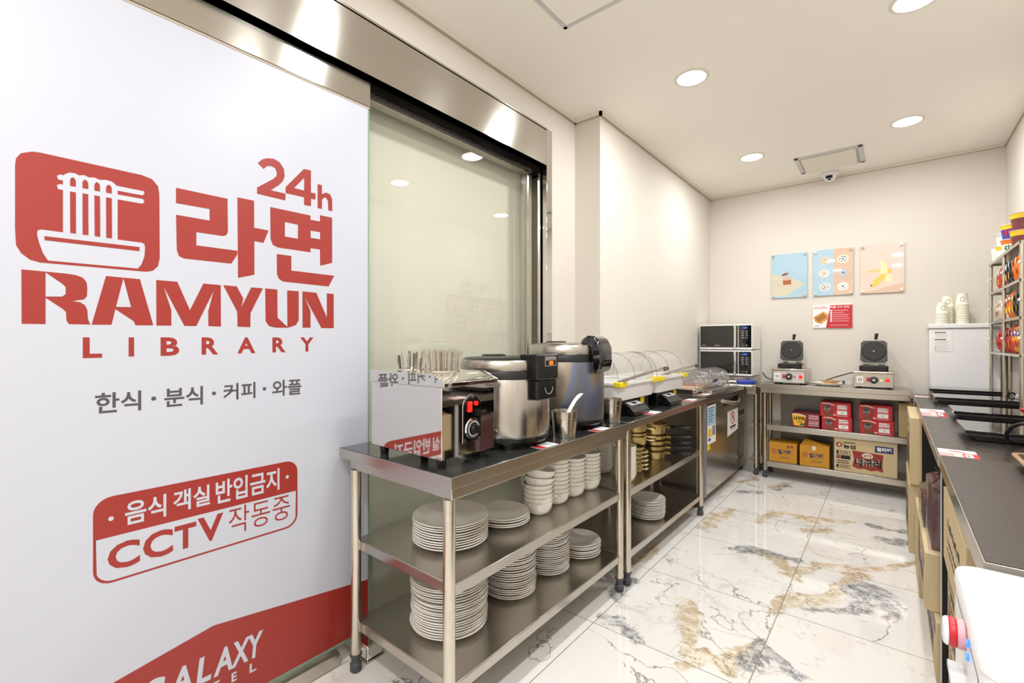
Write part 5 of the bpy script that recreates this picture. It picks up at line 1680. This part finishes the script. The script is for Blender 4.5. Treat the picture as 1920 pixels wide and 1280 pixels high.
POS5 = ['lowest', 'fourth from the top', 'third from the top', 'second from the top', 'topmost']
for i in range(5):
    gold_pot((-1.19, 2.56, 0.463 + i * 0.024), 0.074, 0.045, math.radians(-25), 'shallow gold pot with wire handle, %s in its pot stack' % POS5[i], 'wire', 'wire-handled gold pots')
for i in range(3):
    gold_pot((-1.19, 2.585, 0.612 + i * 0.020), 0.080, 0.085 if i == 2 else 0.05, math.radians(5), 'gold pot above the shallow pots, ' + ['lowest of three', 'middle of three', 'topmost of three'][i], 'wire', 'gold pots above the shallow pots')
for i in range(5):
    gold_pot((-1.215, 2.93, 0.463 + i * 0.034), 0.085, 0.085 if i == 4 else 0.045, math.radians(12 + 4 * (i % 2)), 'gold saucepan with black handle, %s in the far stack' % POS5[i], 'black', 'gold saucepans with black handles')


# ------------------------------------------------------------------ right-hand counter
CT = 0.83
RX = XR - 0.004
t = thing('counter', (0.38, 3.3, 0), 'long dark counter with induction cooktops along the right wall', 'counter')
B = t.location
c_ = MB(B).box(0.121, RX, 2.134, 4.555, CT - 0.036, CT - 0.001, 'steel')
c_.box(0.124, RX, 2.136, 4.553, CT - 0.001, CT, 'worktop_black')
c_.build('worktop', t, 0.001)
for y in (4.50, 3.44, 2.150):
    dv = MB(B).box(0.132, RX, y, y + 0.03, 0.0, CT - 0.036, 'black_matt')
    dv.box(0.130, 0.132, y, y + 0.03, 0.0, CT - 0.036, 'light_grey' if y < 3 else 'black_matt')
    dv.build('divider', t)
MB(B).box(RX - 0.02, RX, 2.18, 4.50, 0.0, CT - 0.036, 'black_matt').build('back_panel', t)

t = thing('counter', (0.38, 1.65, 0), 'near counter with a textured brown worktop beside the water dispenser', 'counter')
B = t.location
c_ = MB(B).box(0.124, RX, 1.15, 2.131, CT - 0.040, CT + 0.004, 'steel')
c_.box(0.127, RX, 1.152, 2.129, CT + 0.004, CT + 0.006, 'worktop_brown')
c_.build('worktop', t, 0.001)
MB(B).box(0.135, RX, 1.155, 1.185, 0.0, CT - 0.040, 'black_matt').build('divider', t)
MB(B).box(RX - 0.02, RX, 1.185, 2.12, 0.0, CT - 0.040, 'black_matt').build('back_panel', t)

# ------------------------------------------------------------------ induction cooktops
where = ['nearest the brown counter', 'second from the brown counter', 'third from the brown counter', 'in front of the white freezer']


def cooktop(i, x0, x1, y0, y1, z):
    t = thing('induction_cooktop', ((x0 + x1) / 2, (y0 + y1) / 2, CT), 'flat black glass induction cooktop, ' + where[i], 'cooktop', 'induction cooktops on the right counter')
    B = t.location
    g = MB(B).box(x0, x1, y0, y1, z - 0.012, z, 'cooktop_glass')
    g.build('glass_top', t, 0.0015)
    MB(B).box(x0 + 0.004, x1 - 0.004, y0 + 0.003, y1 - 0.003, z - 0.020, z - 0.012, 'cooktop_edge').build('edge_frame', t)
    MB(B).prism([(x0 + 0.035, z - 0.039), (x1 - 0.03, z - 0.039), (x1 - 0.01, z - 0.019), (x0 + 0.012, z - 0.019)], (0, y1 - 0.02, 0), X, Z, y1 - y0 - 0.04, 'black').build('body', t)
    for fx in (x0 + 0.05, x1 - 0.05):
        for fy in (y0 + 0.05, y1 - 0.05):
            MB(B).cyl((fx, fy, CT + 0.0005), (fx, fy, z - 0.038), 0.012, 'rubber').build('foot', t)
    if i < 3:
        MB(B).cyl((x0 + 0.015, y0 + 0.075, CT + 0.018), (x0 + 0.035, y0 + 0.075, CT + 0.026), 0.006, 'chrome').build('bolt', t)
    return t


tops = [cooktop(0, 0.222, 0.625, 2.535, 2.85, 0.872),
        cooktop(1, 0.238, 0.630, 3.175, 3.47, 0.874),
        cooktop(2, 0.207, 0.630, 3.905, 4.185, 0.874),
        cooktop(3, 0.205, 0.585, 4.425, 4.684, 0.885)]
cord(tops[0], [(0.40, 2.56, 0.842), (0.345, 2.49, 0.850), (0.322, 2.44, 0.872), (0.325, 2.41, 0.905), (0.345, 2.39, 0.928), (0.385, 2.37, 0.938), (0.43, 2.36, 0.928), (0.48, 2.35, 0.897), (0.53, 2.35, 0.862), (0.585, 2.36, 0.845)], 0.0065)
cord(tops[1], [(0.49, 2.96, 0.850), (0.488, 2.95, 0.875), (0.50, 2.945, 0.892), (0.53, 2.94, 0.90), (0.57, 2.94, 0.895), (0.61, 2.945, 0.87)], 0.0055)
cord(tops[2], [(0.565, 4.30, 0.842), (0.575, 4.29, 0.885), (0.59, 4.285, 0.895), (0.605, 4.285, 0.88), (0.62, 4.29, 0.85)], 0.0055)
t = thing('power_adapter', (0.47, 2.36, CT), 'small glossy black plug block on the counter before the nearest cooktop', 'plug')
MB(t.location).rbox(0.415, 0.52, 2.335, 2.385, CT + 0.0005, CT + 0.026, 0.012, 'black_gloss').build('housing', t, 0.004)
t = thing('power_adapter', (0.56, 2.60, 0.8725), 'small black plug block lying on the nearest cooktop', 'plug')
MB(t.location).rbox(0.51, 0.61, 2.575, 2.625, 0.8728, 0.893, 0.012, 'black_gloss').build('housing', t, 0.004)
t = thing('wall_plug', (0.60, 4.09, 0.8745), 'small pale plug with a short cord lying on the third cooktop', 'plug')
pl = MB(t.location).prism([(0, 0), (0.030, 0.004), (0.034, 0.022), (0.004, 0.026)], (0.575, 4.10, 0.8748), X, Z, 0.03, 'light_grey').build('housing', t, 0.003)
MB(t.location).tube([(0.608, 4.085, 0.888), (0.622, 4.08, 0.893), (0.632, 4.07, 0.88)], 0.004, 'cable', 8).build('lead', t)
t = thing('noodle_pack', (0.555, 3.40, 0.8745), 'flat red packet lying on the second cooktop', 'packet')
MB(t.location).box(0.50, 0.62, 3.385, 3.45, 0.8748, 0.884, 'red_lamp' if False else 'red_pack').build('wrapper', t, 0.003)

RC = 'red and white instruction cards on the right counter'


def sheet(x0, x1, y0, y1, z, label):
    c = Vector(((x0 + x1) / 2, (y0 + y1) / 2, z))
    m_ = MB(c).box(x0, x1, y0, y1, z, z + 0.0012, 'white_paper')
    O_ = (0, 0, z + 0.0015)
    w, h = x1 - x0, y1 - y0
    m_.rect(x0, x1, y0 + h * 0.0, y0 + h * 0.52, O_, X, Y, 'pink')
    m_.rect(x0 + w * 0.62, x1, y0, y0 + h * 0.60, (0, 0, z + 0.0018), X, Y, 'print_red')
    m_.rect(x0 + w * 0.66, x0 + w * 0.86, y0 + h * 0.12, y0 + h * 0.48, (0, 0, z + 0.0021), X, Y, 'white_paper')
    m_.rect(x0 + w * 0.72, x0 + w * 0.78, y0 + h * 0.20, y0 + h * 0.36, (0, 0, z + 0.0024), X, Y, 'violet_print')
    m_.flat([(x0 + w * 0.1, y0 + h * 0.82), (x0 + w * 0.5, y0 + h * 0.84), (x0 + w * 0.78, y0 + h * 0.68), (x0 + w * 0.6, y0 + h * 0.66)], O_, X, Y, 'print_red')
    m_.rect(x0 + w * 0.38, x0 + w * 0.58, y0 + h * 0.1, y0 + h * 0.45, (0, 0, z + 0.0018), X, Y, 'cream_print')
    o = m_.build('instruction_card', None)
    o.location = c
    return tag(o, label, 'card', RC)


sheet(0.127, 0.226, 2.140, 2.288, CT + 0.0003, 'red and white card at the seam between the two right counters')
sheet(0.124, 0.224, 3.24, 3.57, CT + 0.0003, 'red and white card at the counter edge beside the second cooktop')
sheet(0.125, 0.205, 4.30, 4.42, CT + 0.0003, 'red and white card at the counter edge beside the back table')

# brown tray with gold trivets
t = thing('serving_tray', (0.43, 2.0, CT), 'brown serving tray holding gold wire trivets on the near counter', 'tray')
B = t.location
x0, x1, y0, y1 = 0.287, 0.60, 1.70, 2.125
tz = CT + 0.006
a = rrect(x0, x1, y0, y1, 0.03, 5)
b = rrect(x0 + 0.012, x1 - 0.012, y0 + 0.012, y1 - 0.012, 0.024, 5)
n = len(a)
m_ = MB(B)
c2 = [((p[0] - 0.445) * 0.86 + 0.445, (p[1] - 1.9125) * 0.9 + 1.9125) for p in b]
vs = [(p[0], p[1], tz + 0.034) for p in a] + [(p[0], p[1], tz + 0.034) for p in b] + [(p[0], p[1], tz + 0.008) for p in c2] + [(p[0], p[1], tz + 0.001) for p in c2] + [(p[0], p[1], tz + 0.030) for p in a]
fs = [tuple(range(2 * n, 3 * n)), tuple(range(4 * n - 1, 3 * n - 1, -1))]
for r0, r1 in ((1, 2), (3, 4)):
    fs += [(r0 * n + i, r0 * n + (i + 1) % n, r1 * n + (i + 1) % n, r1 * n + i) for i in range(n)]
m_.add(vs, fs, 'tray')
m_.build('base', t, 0, 50)
m_ = MB(B)
m_.add([(p[0], p[1], z) for z, l in ((tz + 0.030, a), (tz + 0.036, a), (tz + 0.036, b), (tz + 0.030, b)) for p in l],
       [(r_ * n + i, r_ * n + (i + 1) % n, ((r_ + 1) % 4) * n + (i + 1) % n, ((r_ + 1) % 4) * n + i) for r_ in range(4) for i in range(n)], 'tray_rim')
m_.build('rim', t, 0.001)
for i, (cx, cy, cz, tl) in enumerate(((0.43, 2.03, tz + 0.058, 0.12), (0.452, 2.025, tz + 0.034, 0.03), (0.455, 2.02, tz + 0.0165, 0.0), (0.44, 1.83, tz + 0.0165, 0.0))):
    m_ = MB((cx, cy, cz))
    for rr, hh in ((0.075, 0), (0.055, 0.001)):
        m_.tube([(cx + rr * 1.0 * math.cos(k * PI / 16), cy + rr * 0.9 * math.sin(k * PI / 16), cz + hh + tl * 0.12 * math.cos(k * PI / 16)) for k in range(32)], 0.0055, 'gold_light', 10, True)
    m_.tube([(cx - 0.055, cy, cz - tl * 0.08), (cx + 0.055, cy, cz + tl * 0.08)], 0.004, 'gold_light', 8)
    m_.box(cx - 0.03, cx + 0.0, cy - 0.07, cy - 0.05, cz - 0.006, cz - 0.002, 'black')
    o = m_.build('wire_trivet', None)
    o.location = (cx, cy, cz)
    tag(o, 'gold wire trivet on the brown tray, ' + ['topmost of the pile', 'second of the pile', 'third of the pile', 'lying alone nearest the camera'][i], 'trivet', 'gold wire trivets on the brown tray')

# ------------------------------------------------------------------ white freezer with paper cups
t = thing('chest_freezer', (0.41, 4.82, CT), 'small white freezer with a paper notice on its front, in the back right corner', 'freezer')
B = t.location
MB(B).box(0.222, 0.600, 4.735, 4.925, CT + 0.0005, 1.316, 'white_plastic').build('body', t, 0.008)
MB(B).box(0.215, 0.605, 4.725, 4.925, 1.318, 1.352, 'white_plastic').build('lid', t, 0.006)
n_ = MB(B).box(0.245, 0.345, 4.733, 4.735, 1.145, 1.30, 'white_paper')
OO = lambda k: ((0, 4.7328 - 0.0003 * k, 0), X, Z)
for r_, (z, w_) in enumerate(((1.288, 0.062), (1.235, 0.062))):
    n_.rect(0.250, 0.250 + w_, z - 0.003, z + 0.003, *OO(1), 'print_black')
for k in range(12):
    if k not in (0, 4):
        n_.rect(0.252 + (0.006 if k % 3 == 0 else 0), 0.33 - 0.012 * (k % 2), 1.288 - k * 0.0122, 1.2895 - k * 0.0122, *OO(1), 'grey_plastic')
for z in (1.178, 1.160):
    n_.rect(0.250, 0.258, z, z + 0.004, *OO(2), 'print_black')
n_.build('notice', t)


def paper_cup_proto(ring_print):
    p = MB()
    p.lathe([(0, 0.0), (0.0275, 0.0), (0.0275, 0.003), (0.037, 0.083), (0.039, 0.085), (0.037, 0.088), (0.0363, 0.085), (0.0270, 0.0035), (0, 0.0035)], (0, 0, 0), 'paper_cup', 32)
    for s_ in range(2 if ring_print else 0):
        a0 = s_ * PI
        ring = []
        for k in range(20):
            th, zz = 0.42 * math.cos(k * PI / 10), 0.044 + 0.017 * math.sin(k * PI / 10)
            ring.append((th, zz))
        for q in range(20):
            (t0, z0), (t1, z1) = ring[q], ring[(q + 1) % 20]
            pts = []
            for t_, z_, f_ in ((t0, z0, 1), (t1, z1, 1), (t1, z1, 0.78), (t0, z0, 0.78)):
                rr = 0.0280 + (0.0375 - 0.0280) * (0.044 + (z_ - 0.044) * f_) / 0.083 + 0.0004
                a = a0 - PI / 2 + t_ * f_
                pts.append((rr * math.cos(a), rr * math.sin(a), 0.044 + (z_ - 0.044) * f_))
            p.add(pts, [(0, 1, 2, 3)], 'grey_plastic')
    return p.build('paper_cup', None, 0, 50)


pc, pc_top = paper_cup_proto(False), paper_cup_proto(True)
rows_ = [(0.405, 4.80, 12, 'right-hand stack'), (0.327, 4.836, 11, 'back left stack'), (0.293, 4.766, 7, 'front left stack')]
for i, (cx, cy, n, nm) in enumerate(rows_):
    for k in range(n):
        src = pc_top if k == n - 1 else pc
        o = src if not src.get('label') else next_of(src)
        o.rotation_euler = (PI, 0, PI + 0.1 * i)
        o.location = (cx, cy, 1.3525 + 0.088 + k * 0.0125)
        q = n - 1 - k
        pos = 'lowest' if k == 0 else ORD[q] + (' from the top' if q else '')
        tag(o, 'upturned cream paper cup, %s in the %s on the freezer' % (pos, nm), 'paper cup', 'paper cups, ' + nm)

# ------------------------------------------------------------------ steel rack with noodle packs
LV = [1.77, 1.563, 1.358, 1.150]
RY = [4.700, 4.205, 3.695]
t = thing('display_rack', (0.595, 4.2, CT), 'steel tube display rack of noodle packs against the right wall', 'rack')
B = t.location
for x in (0.545, 0.636):
    for y in RY:
        MB(B).cyl((x, y, CT + 0.0005), (x, y, LV[0] - 0.004), 0.0095, 'steel_tube').build('post', t)
for z in LV:
    s_ = MB(B)
    s_.box(0.535, 0.646, RY[2] - 0.01, RY[0] + 0.01, z - 0.004, z - 0.001, 'steel_shelf')
    s_.box(0.535, 0.541, RY[2] - 0.01, RY[0] + 0.01, z - 0.016, z, 'steel_tube')
    s_.box(0.640, 0.646, RY[2] - 0.01, RY[0] + 0.01, z - 0.016, z, 'steel_tube')
    for y in (RY[2] - 0.01, RY[0] + 0.004):
        s_.box(0.535, 0.646, y, y + 0.006, z - 0.016, z, 'steel_tube')
    s_.build('shelf', t, 0.001)
for y in RY:
    for z in LV[1:]:
        MB(B).box(0.533, 0.5345, y - 0.045, y + 0.03, z + 0.085, z + 0.098, 'white_paper').build('price_tag', t)


def pack(cx, cy, z, w, h, d, body, accent, label, group, lean=0.0, face='print_black'):
    """pillow bag standing up, its printed face towards the aisle (-x)"""
    t = thing('noodle_pack', (cx, cy, z), label, 'noodle pack', group)
    t.rotation_euler = (lean * 0.4, 0, random.uniform(-0.15, 0.15))
    m_ = MB()
    nu, nv = 8, 10
    vs, fs = [], []
    for s_ in (-1, 1):
        for j in range(nv + 1):
            for i in range(nu + 1):
                u, v = i / nu, j / nv
                bulge = (math.sin(PI * u) ** 0.3) * (math.sin(PI * v) ** 0.28)
                if j in (0, nv):
                    bulge = 0.04
                vs.append((s_ * d / 2 * bulge, (u - 0.5) * w * (0.94 + 0.06 * abs(2 * v - 1)), v * h))
    k0 = (nu + 1) * (nv + 1)
    for s_ in (0, 1):
        for j in range(nv):
            for i in range(nu):
                a = s_ * k0 + j * (nu + 1) + i
                fs.append((a, a + 1, a + nu + 2, a + nu + 1))
    m_.add(vs, fs, body)
    m_.build('wrapper', t, 0, 60)
    pr = MB()
    O_, U_ = (-d / 2 - 0.001, 0, 0), Vector((0, -1, 0))
    pr.flat([(-w * 0.28, h * 0.58), (w * 0.28, h * 0.62), (w * 0.28, h * 0.82), (-w * 0.28, h * 0.78)], O_, U_, Z, accent)
    pr.flat([(w * 0.22 * math.cos(k * PI / 8), h * 0.32 + h * 0.13 * math.sin(k * PI / 8)) for k in range(16)], O_, U_, Z, face)
    pr.rect(-w * 0.18, w * 0.2, h * 0.66, h * 0.74, (-d / 2 - 0.0016, 0, 0), U_, Z, 'white_paper')
    # the same colours wrap the pack's narrow end
    pr.flat([(-d * 0.20, h * 0.55), (d * 0.20, h * 0.55), (d * 0.16, h * 0.8), (-d * 0.16, h * 0.8)], (0, -w / 2 - 0.001, 0), X, Z, accent)
    pr.build('printing', t)
    return t


sh = ['second shelf of the rack', 'third shelf of the rack', 'bottom shelf of the rack']
rows = [
    (0, 4.50, 3, 0.07, 'red_pack', 'white_paper', 'red and white', 'far bay', 'yellow_print'),
    (0, 4.16, 2, 0.09, 'black_pack', 'sky', 'black and blue', 'near bay', 'yellow_print'),
    (0, 3.972, 3, 0.11, 'orange', 'white_paper', 'orange', 'near bay', 'print_black'),
    (1, 4.52, 3, 0.07, 'cream_pack', 'peach', 'cream', 'far bay', 'amber_print'),
    (1, 4.15, 2, 0.09, 'orange', 'amber_print', 'rust orange', 'near bay', 'yellow_print'),
    (1, 3.962, 3, 0.11, 'black_pack', 'yellow_print', 'black and yellow', 'near bay', 'yellow_print'),
    (2, 4.52, 3, 0.08, 'red_pack', 'white_paper', 'bright red', 'far bay', 'green_print'),
    (2, 4.16, 2, 0.09, 'red_pack', 'green_print', 'red and green', 'near bay', 'yellow_print'),
    (2, 3.982, 4, 0.085, 'amber_pack', 'violet_print', 'amber', 'near bay', 'print_red'),
]
for s_i, y_, n, st, body, acc, cn, bay, face in rows:
    for k in range(n):
        side_ = ORD[k] if k else 'farthest'
        h_ = 0.165 if bay == 'near bay' else 0.15
        pack(0.588, y_ - k * st, LV[s_i + 1] + 0.0005, st * 0.86, h_ + 0.008 * (k % 2), 0.082, body, acc,
             '%s noodle pack on the %s, %s' % (cn, sh[s_i], 'farthest of its row' if k == 0 else ORD[k] + ' of its row'), cn + ' packs on the ' + sh[s_i], 0.0, face)


def cup_noodle(cx, cy, z, r, h, body, band, label, text=None):
    t = thing('noodle_cup', (cx, cy, z), label, 'noodle cup', 'noodle cups on the rack top')
    m_ = MB().lathe([(0, 0), (r * 0.74, 0), (r * 0.76, 0.003), (r * 0.80, h * 0.3)], (0, 0, 0), body, 28)
    m_.lathe([(r * 0.80, h * 0.3), (r * 0.90, h * 0.68)], (0, 0, 0), body, 28)
    m_.lathe([(r * 0.90, h * 0.68), (r * 0.97, h - 0.004)], (0, 0, 0), band, 28)
    m_.build('cup', t, 0, 60)
    if text:
        m2 = MB()
        vs, fs, asp = text_shape(text, 0.05)
        w = r * 1.1
        pts = []
        for p in vs:
            a = -PI / 2 - 0.35 + (p[0] - 0.5) * 1.3
            zz = h * 0.26 + p[1] * h * 0.36
            rr = r * (0.80 + 0.10 * (zz / h - 0.3) / 0.38) + 0.0006
            pts.append((rr * math.cos(a), rr * math.sin(a), zz))
        m2.add(pts, fs, 'green_print' if text == '김치' else 'print_red')
        m2.build('lettering', t)
    MB().lathe([(0, h - 0.004), (r * 0.98, h - 0.004), (r * 1.03, h - 0.003), (r * 1.03, h), (0, h + 0.0005)], (0, 0, 0), 'cup_white' if body != 'maroon' else 'light_grey', 28).build('lid', t)
    return t


z0 = LV[0] + 0.0005
cup_noodle(0.573, 4.66, z0, 0.036, 0.10, 'cup_white', 'cup_white', 'white noodle cup with an orange foot, farthest on the rack top')
cup_noodle(0.588, 4.535, z0, 0.042, 0.095, 'cup_white', 'yellow_print', 'white noodle cup with a yellow band, lower cup second from the far end')
cup_noodle(0.585, 4.535, z0 + 0.096, 0.042, 0.085, 'cup_white', 'light_grey', 'white noodle cup with dark lid, upper cup second from the far end')
cup_noodle(0.590, 4.29, z0, 0.053, 0.098, 'cup_white', 'orange', 'white noodle cup with green lettering, lower cup third from the far end', '김치')
cup_noodle(0.588, 4.29, z0 + 0.099, 0.053, 0.092, 'purple', 'yellow_print', 'violet noodle cup with a yellow band, upper cup third from the far end', '새우탕')
cup_noodle(0.590, 3.99, z0, 0.053, 0.100, 'maroon', 'yellow_print', 'maroon noodle cup, lower one nearest the camera on the rack top')
cup_noodle(0.590, 3.99, z0 + 0.101, 0.053, 0.100, 'maroon', 'yellow_print', 'maroon noodle cup, upper one nearest the camera on the rack top')


# ------------------------------------------------------------------ cartons below the right counter
def big_carton(x0, x1, y0, y1, z0, z1, body, label, marks='film_red', flap=False, plain=False):
    t = thing('carton', ((x0 + x1) / 2, (y0 + y1) / 2, z0), label, 'carton', 'brown cartons under the right counter')
    B = t.location
    b_ = MB(B).box(x0, x1, y0, y1, z0 + 0.0005, z1 - 0.0005, body)
    b_.rect(x0 + 0.0, x1, (y0 + y1) / 2 - 0.004, (y0 + y1) / 2, (0, 0, z1), X, Y, 'kraft')
    b_ = b_.build('box', t, 0.002)
    if not plain:
        d = MB(B)
        if marks == 'film_red':
            deco_big(d, -y1, -y0, z0, z1, lambda k: ((x0 - 0.0005 * k, 0, 0), Vector((0, -1, 0)), Z))
        else:
            w, h = y1 - y0, z1 - z0
            for r_, (zz, hh, n_) in enumerate(((0.62, 0.10, 9), (0.42, 0.05, 12), (0.30, 0.05, 10))):
                for q in range(n_):
                    aa = 0.25 + 0.55 * q / n_
                    d.rect(-y1 + w * aa, -y1 + w * (aa + 0.025 + 0.012 * (q % 3)), z0 + h * zz, z0 + h * (zz + hh * (1 - 0.3 * (q % 2))), (x0 - 0.0006, 0, 0), Vector((0, -1, 0)), Z, 'print_black')
        d.build('printing', b_)
    if flap:
        f_ = MB(B)
        f_.prism([(0, 0), (0.10, 0.03), (0.10, 0.034), (0, 0.004)], (x0 + 0.02, y1 - 0.02, z1), X, Z, y1 - y0 - 0.05, body)
        f_.build('flap', t)
    return t


big_carton(0.075, 0.45, 3.52, 4.15, 0.0, 0.40, 'kraft_light', 'tall printed carton on the floor under the far end of the right counter')
big_carton(0.080, 0.45, 3.50, 4.12, 0.4005, 0.782, 'kraft_light', 'printed carton stacked on top of another under the far end of the right counter')
big_carton(0.100, 0.46, 2.93, 3.40, 0.0, 0.36, 'kraft_light', 'open-topped carton in the middle bay behind the other cartons', plain=True)
big_carton(0.122, 0.48, 2.24, 2.91, 0.0, 0.215, 'kraft_light', 'lowest carton of the middle bay beside the pale panel edge')
big_carton(0.095, 0.46, 2.32, 2.88, 0.216, 0.43, 'kraft_light', 'upper carton of the middle bay with plastic-wrapped packs on it')
big_carton(0.145, 0.50, 1.55, 2.10, 0.0, 0.26, 'kraft_light', 'lowest carton of the near bay, on the floor behind the dispenser', 'film_red')
big_carton(0.140, 0.50, 1.50, 2.06, 0.2605, 0.50, 'kraft_light', 'middle carton of the near bay with red printing', 'film_red')
big_carton(0.134, 0.50, 1.52, 2.12, 0.5005, 0.735, 'kraft_light', 'top carton of the near bay with an open flap and black printing', 'print_black', True)


def wrapped(x0, x1, y0, y1, z0, z1, label):
    t = thing('wrapped_pack', ((x0 + x1) / 2, (y0 + y1) / 2, z0), label, 'wrapped pack', 'plastic-wrapped packs under the right counter')
    B = t.location
    MB(B).box(x0 + 0.008, x1 - 0.006, y0 + 0.006, y1 - 0.006, z0 + 0.001, z1 - 0.03, 'contents').build('contents', t, 0.004)
    w_ = MB(B)
    ring0 = rrect(x0, x1, y0, y1, 0.012, 3)
    n = len(ring0)
    cx, cy = (x0 + x1) / 2, (y0 + y1) / 2
    vs, hs = [], [(z0 + 0.0006, 1.0), (z0 + (z1 - z0) * 0.4, 1.01), (z1 - 0.028, 0.98), (z1 - 0.006, 0.45), (z1 + 0.012, 0.62)]
    for j, (z, s_) in enumerate(hs):
        for i, p in enumerate(ring0):
            q = s_ + 0.03 * math.sin(i * 2.1 + j)
            vs.append((cx + (p[0] - cx) * q, cy + (p[1] - cy) * q, z + 0.004 * math.sin(i * 1.7)))
    w_.add(vs, [(j * n + i, j * n + (i + 1) % n, (j + 1) * n + (i + 1) % n, (j + 1) * n + i) for j in range(4) for i in range(n)], 'wrap')
    w_.build('plastic_wrap', t, 0, 60)


wrapped(0.096, 0.22, 2.62, 2.86, 0.4305, 0.595, 'smaller plastic-wrapped pack on the upper middle-bay carton')
wrapped(0.108, 0.23, 2.36, 2.59, 0.4305, 0.700, 'tall plastic-wrapped brown pack on the upper middle-bay carton')

# ------------------------------------------------------------------ white water dispenser in the foreground
t = thing('water_dispenser', (0.3, 0.98, 0), 'white water dispenser with a red ring knob, in the bottom right foreground', 'water dispenser')
B = t.location
DX0, DX1, DY0, DY1, DZ = 0.084, 0.40, 0.790, 1.112, 0.836
bd = MB(B).rbox(DX0, DX1, DY0, DY1, 0.002, DZ - 0.02, 0.030, 'white_plastic', 6).build('body', t, 0.002)
a = rrect(DX0 - 0.002, DX1 + 0.002, DY0 - 0.002, DY1 + 0.002, 0.032, 6)
n = len(a)
cx, cy = (DX0 + DX1) / 2, (DY0 + DY1) / 2
hs = [(DZ - 0.022, 1.0), (DZ - 0.006, 1.0), (DZ - 0.001, 0.985), (DZ, 0.965)]
m_ = MB(B)
m_.add([(cx + (p[0] - cx) * s_, cy + (p[1] - cy) * s_, z) for z, s_ in hs for p in a],
       [(j * n + i, j * n + (i + 1) % n, (j + 1) * n + (i + 1) % n, (j + 1) * n + i) for j in range(3) for i in range(n)] + [tuple(range(3 * n, 4 * n)), tuple(range(n - 1, -1, -1))], 'white_plastic')
O_ = (0, 0, DZ + 0.0006)
for r_ in range(3):
    for q in range(7 - r_):
        m_.rect(DX0 + 0.055 + r_ * 0.016, DX0 + 0.061 + r_ * 0.016, DY0 + 0.055 + q * 0.017, DY0 + 0.066 + q * 0.017, O_, X, Y, 'light_grey')
m_.rect(DX0 + 0.16, DX0 + 0.165, DY0 + 0.10, DY0 + 0.108, O_, X, Y, 'grey_plastic')
m_.build('lid', t, 0)
fp = MB(B)
fp.rect(-DY1 + 0.03, -DY0 - 0.03, 0.40, DZ - 0.04, (DX0 - 0.0008, 0, 0), Vector((0, -1, 0)), Z, 'white_plastic')
for z in (0.797, 0.778):
    fp.cyl((DX0 - 0.004, 0.905, z), (DX0, 0.905, z), 0.005, 'blue_led', seg=14)
fp.build('front_panel', t)
kn = MB(B)
ky, kz = 0.95, 0.787
kn.cyl((DX0, ky, kz), (DX0 - 0.010, ky, kz), 0.021, 'pink', seg=32)
kn.cyl((DX0 - 0.010, ky, kz), (DX0 - 0.019, ky, kz), 0.021, 'red_carton', seg=32)
kn.cyl((DX0 - 0.019, ky, kz), (DX0 - 0.025, ky, kz), 0.021, 'white_plastic', 0.018, 32)
kn.build('knob', t, 0.002)
sp = MB(B)
sp.box(DX0 - 0.016, DX0 + 0.001, 0.895, 0.945, 0.690, 0.735, 'white_plastic')
sp.box(DX0 - 0.0170, DX0 - 0.0155, 0.902, 0.940, 0.692, 0.728, 'grey_plastic')
sp.box(DX0 - 0.020, DX0 - 0.0, 0.888, 0.955, 0.733, 0.742, 'light_grey')
sp.build('spout', t, 0.002)
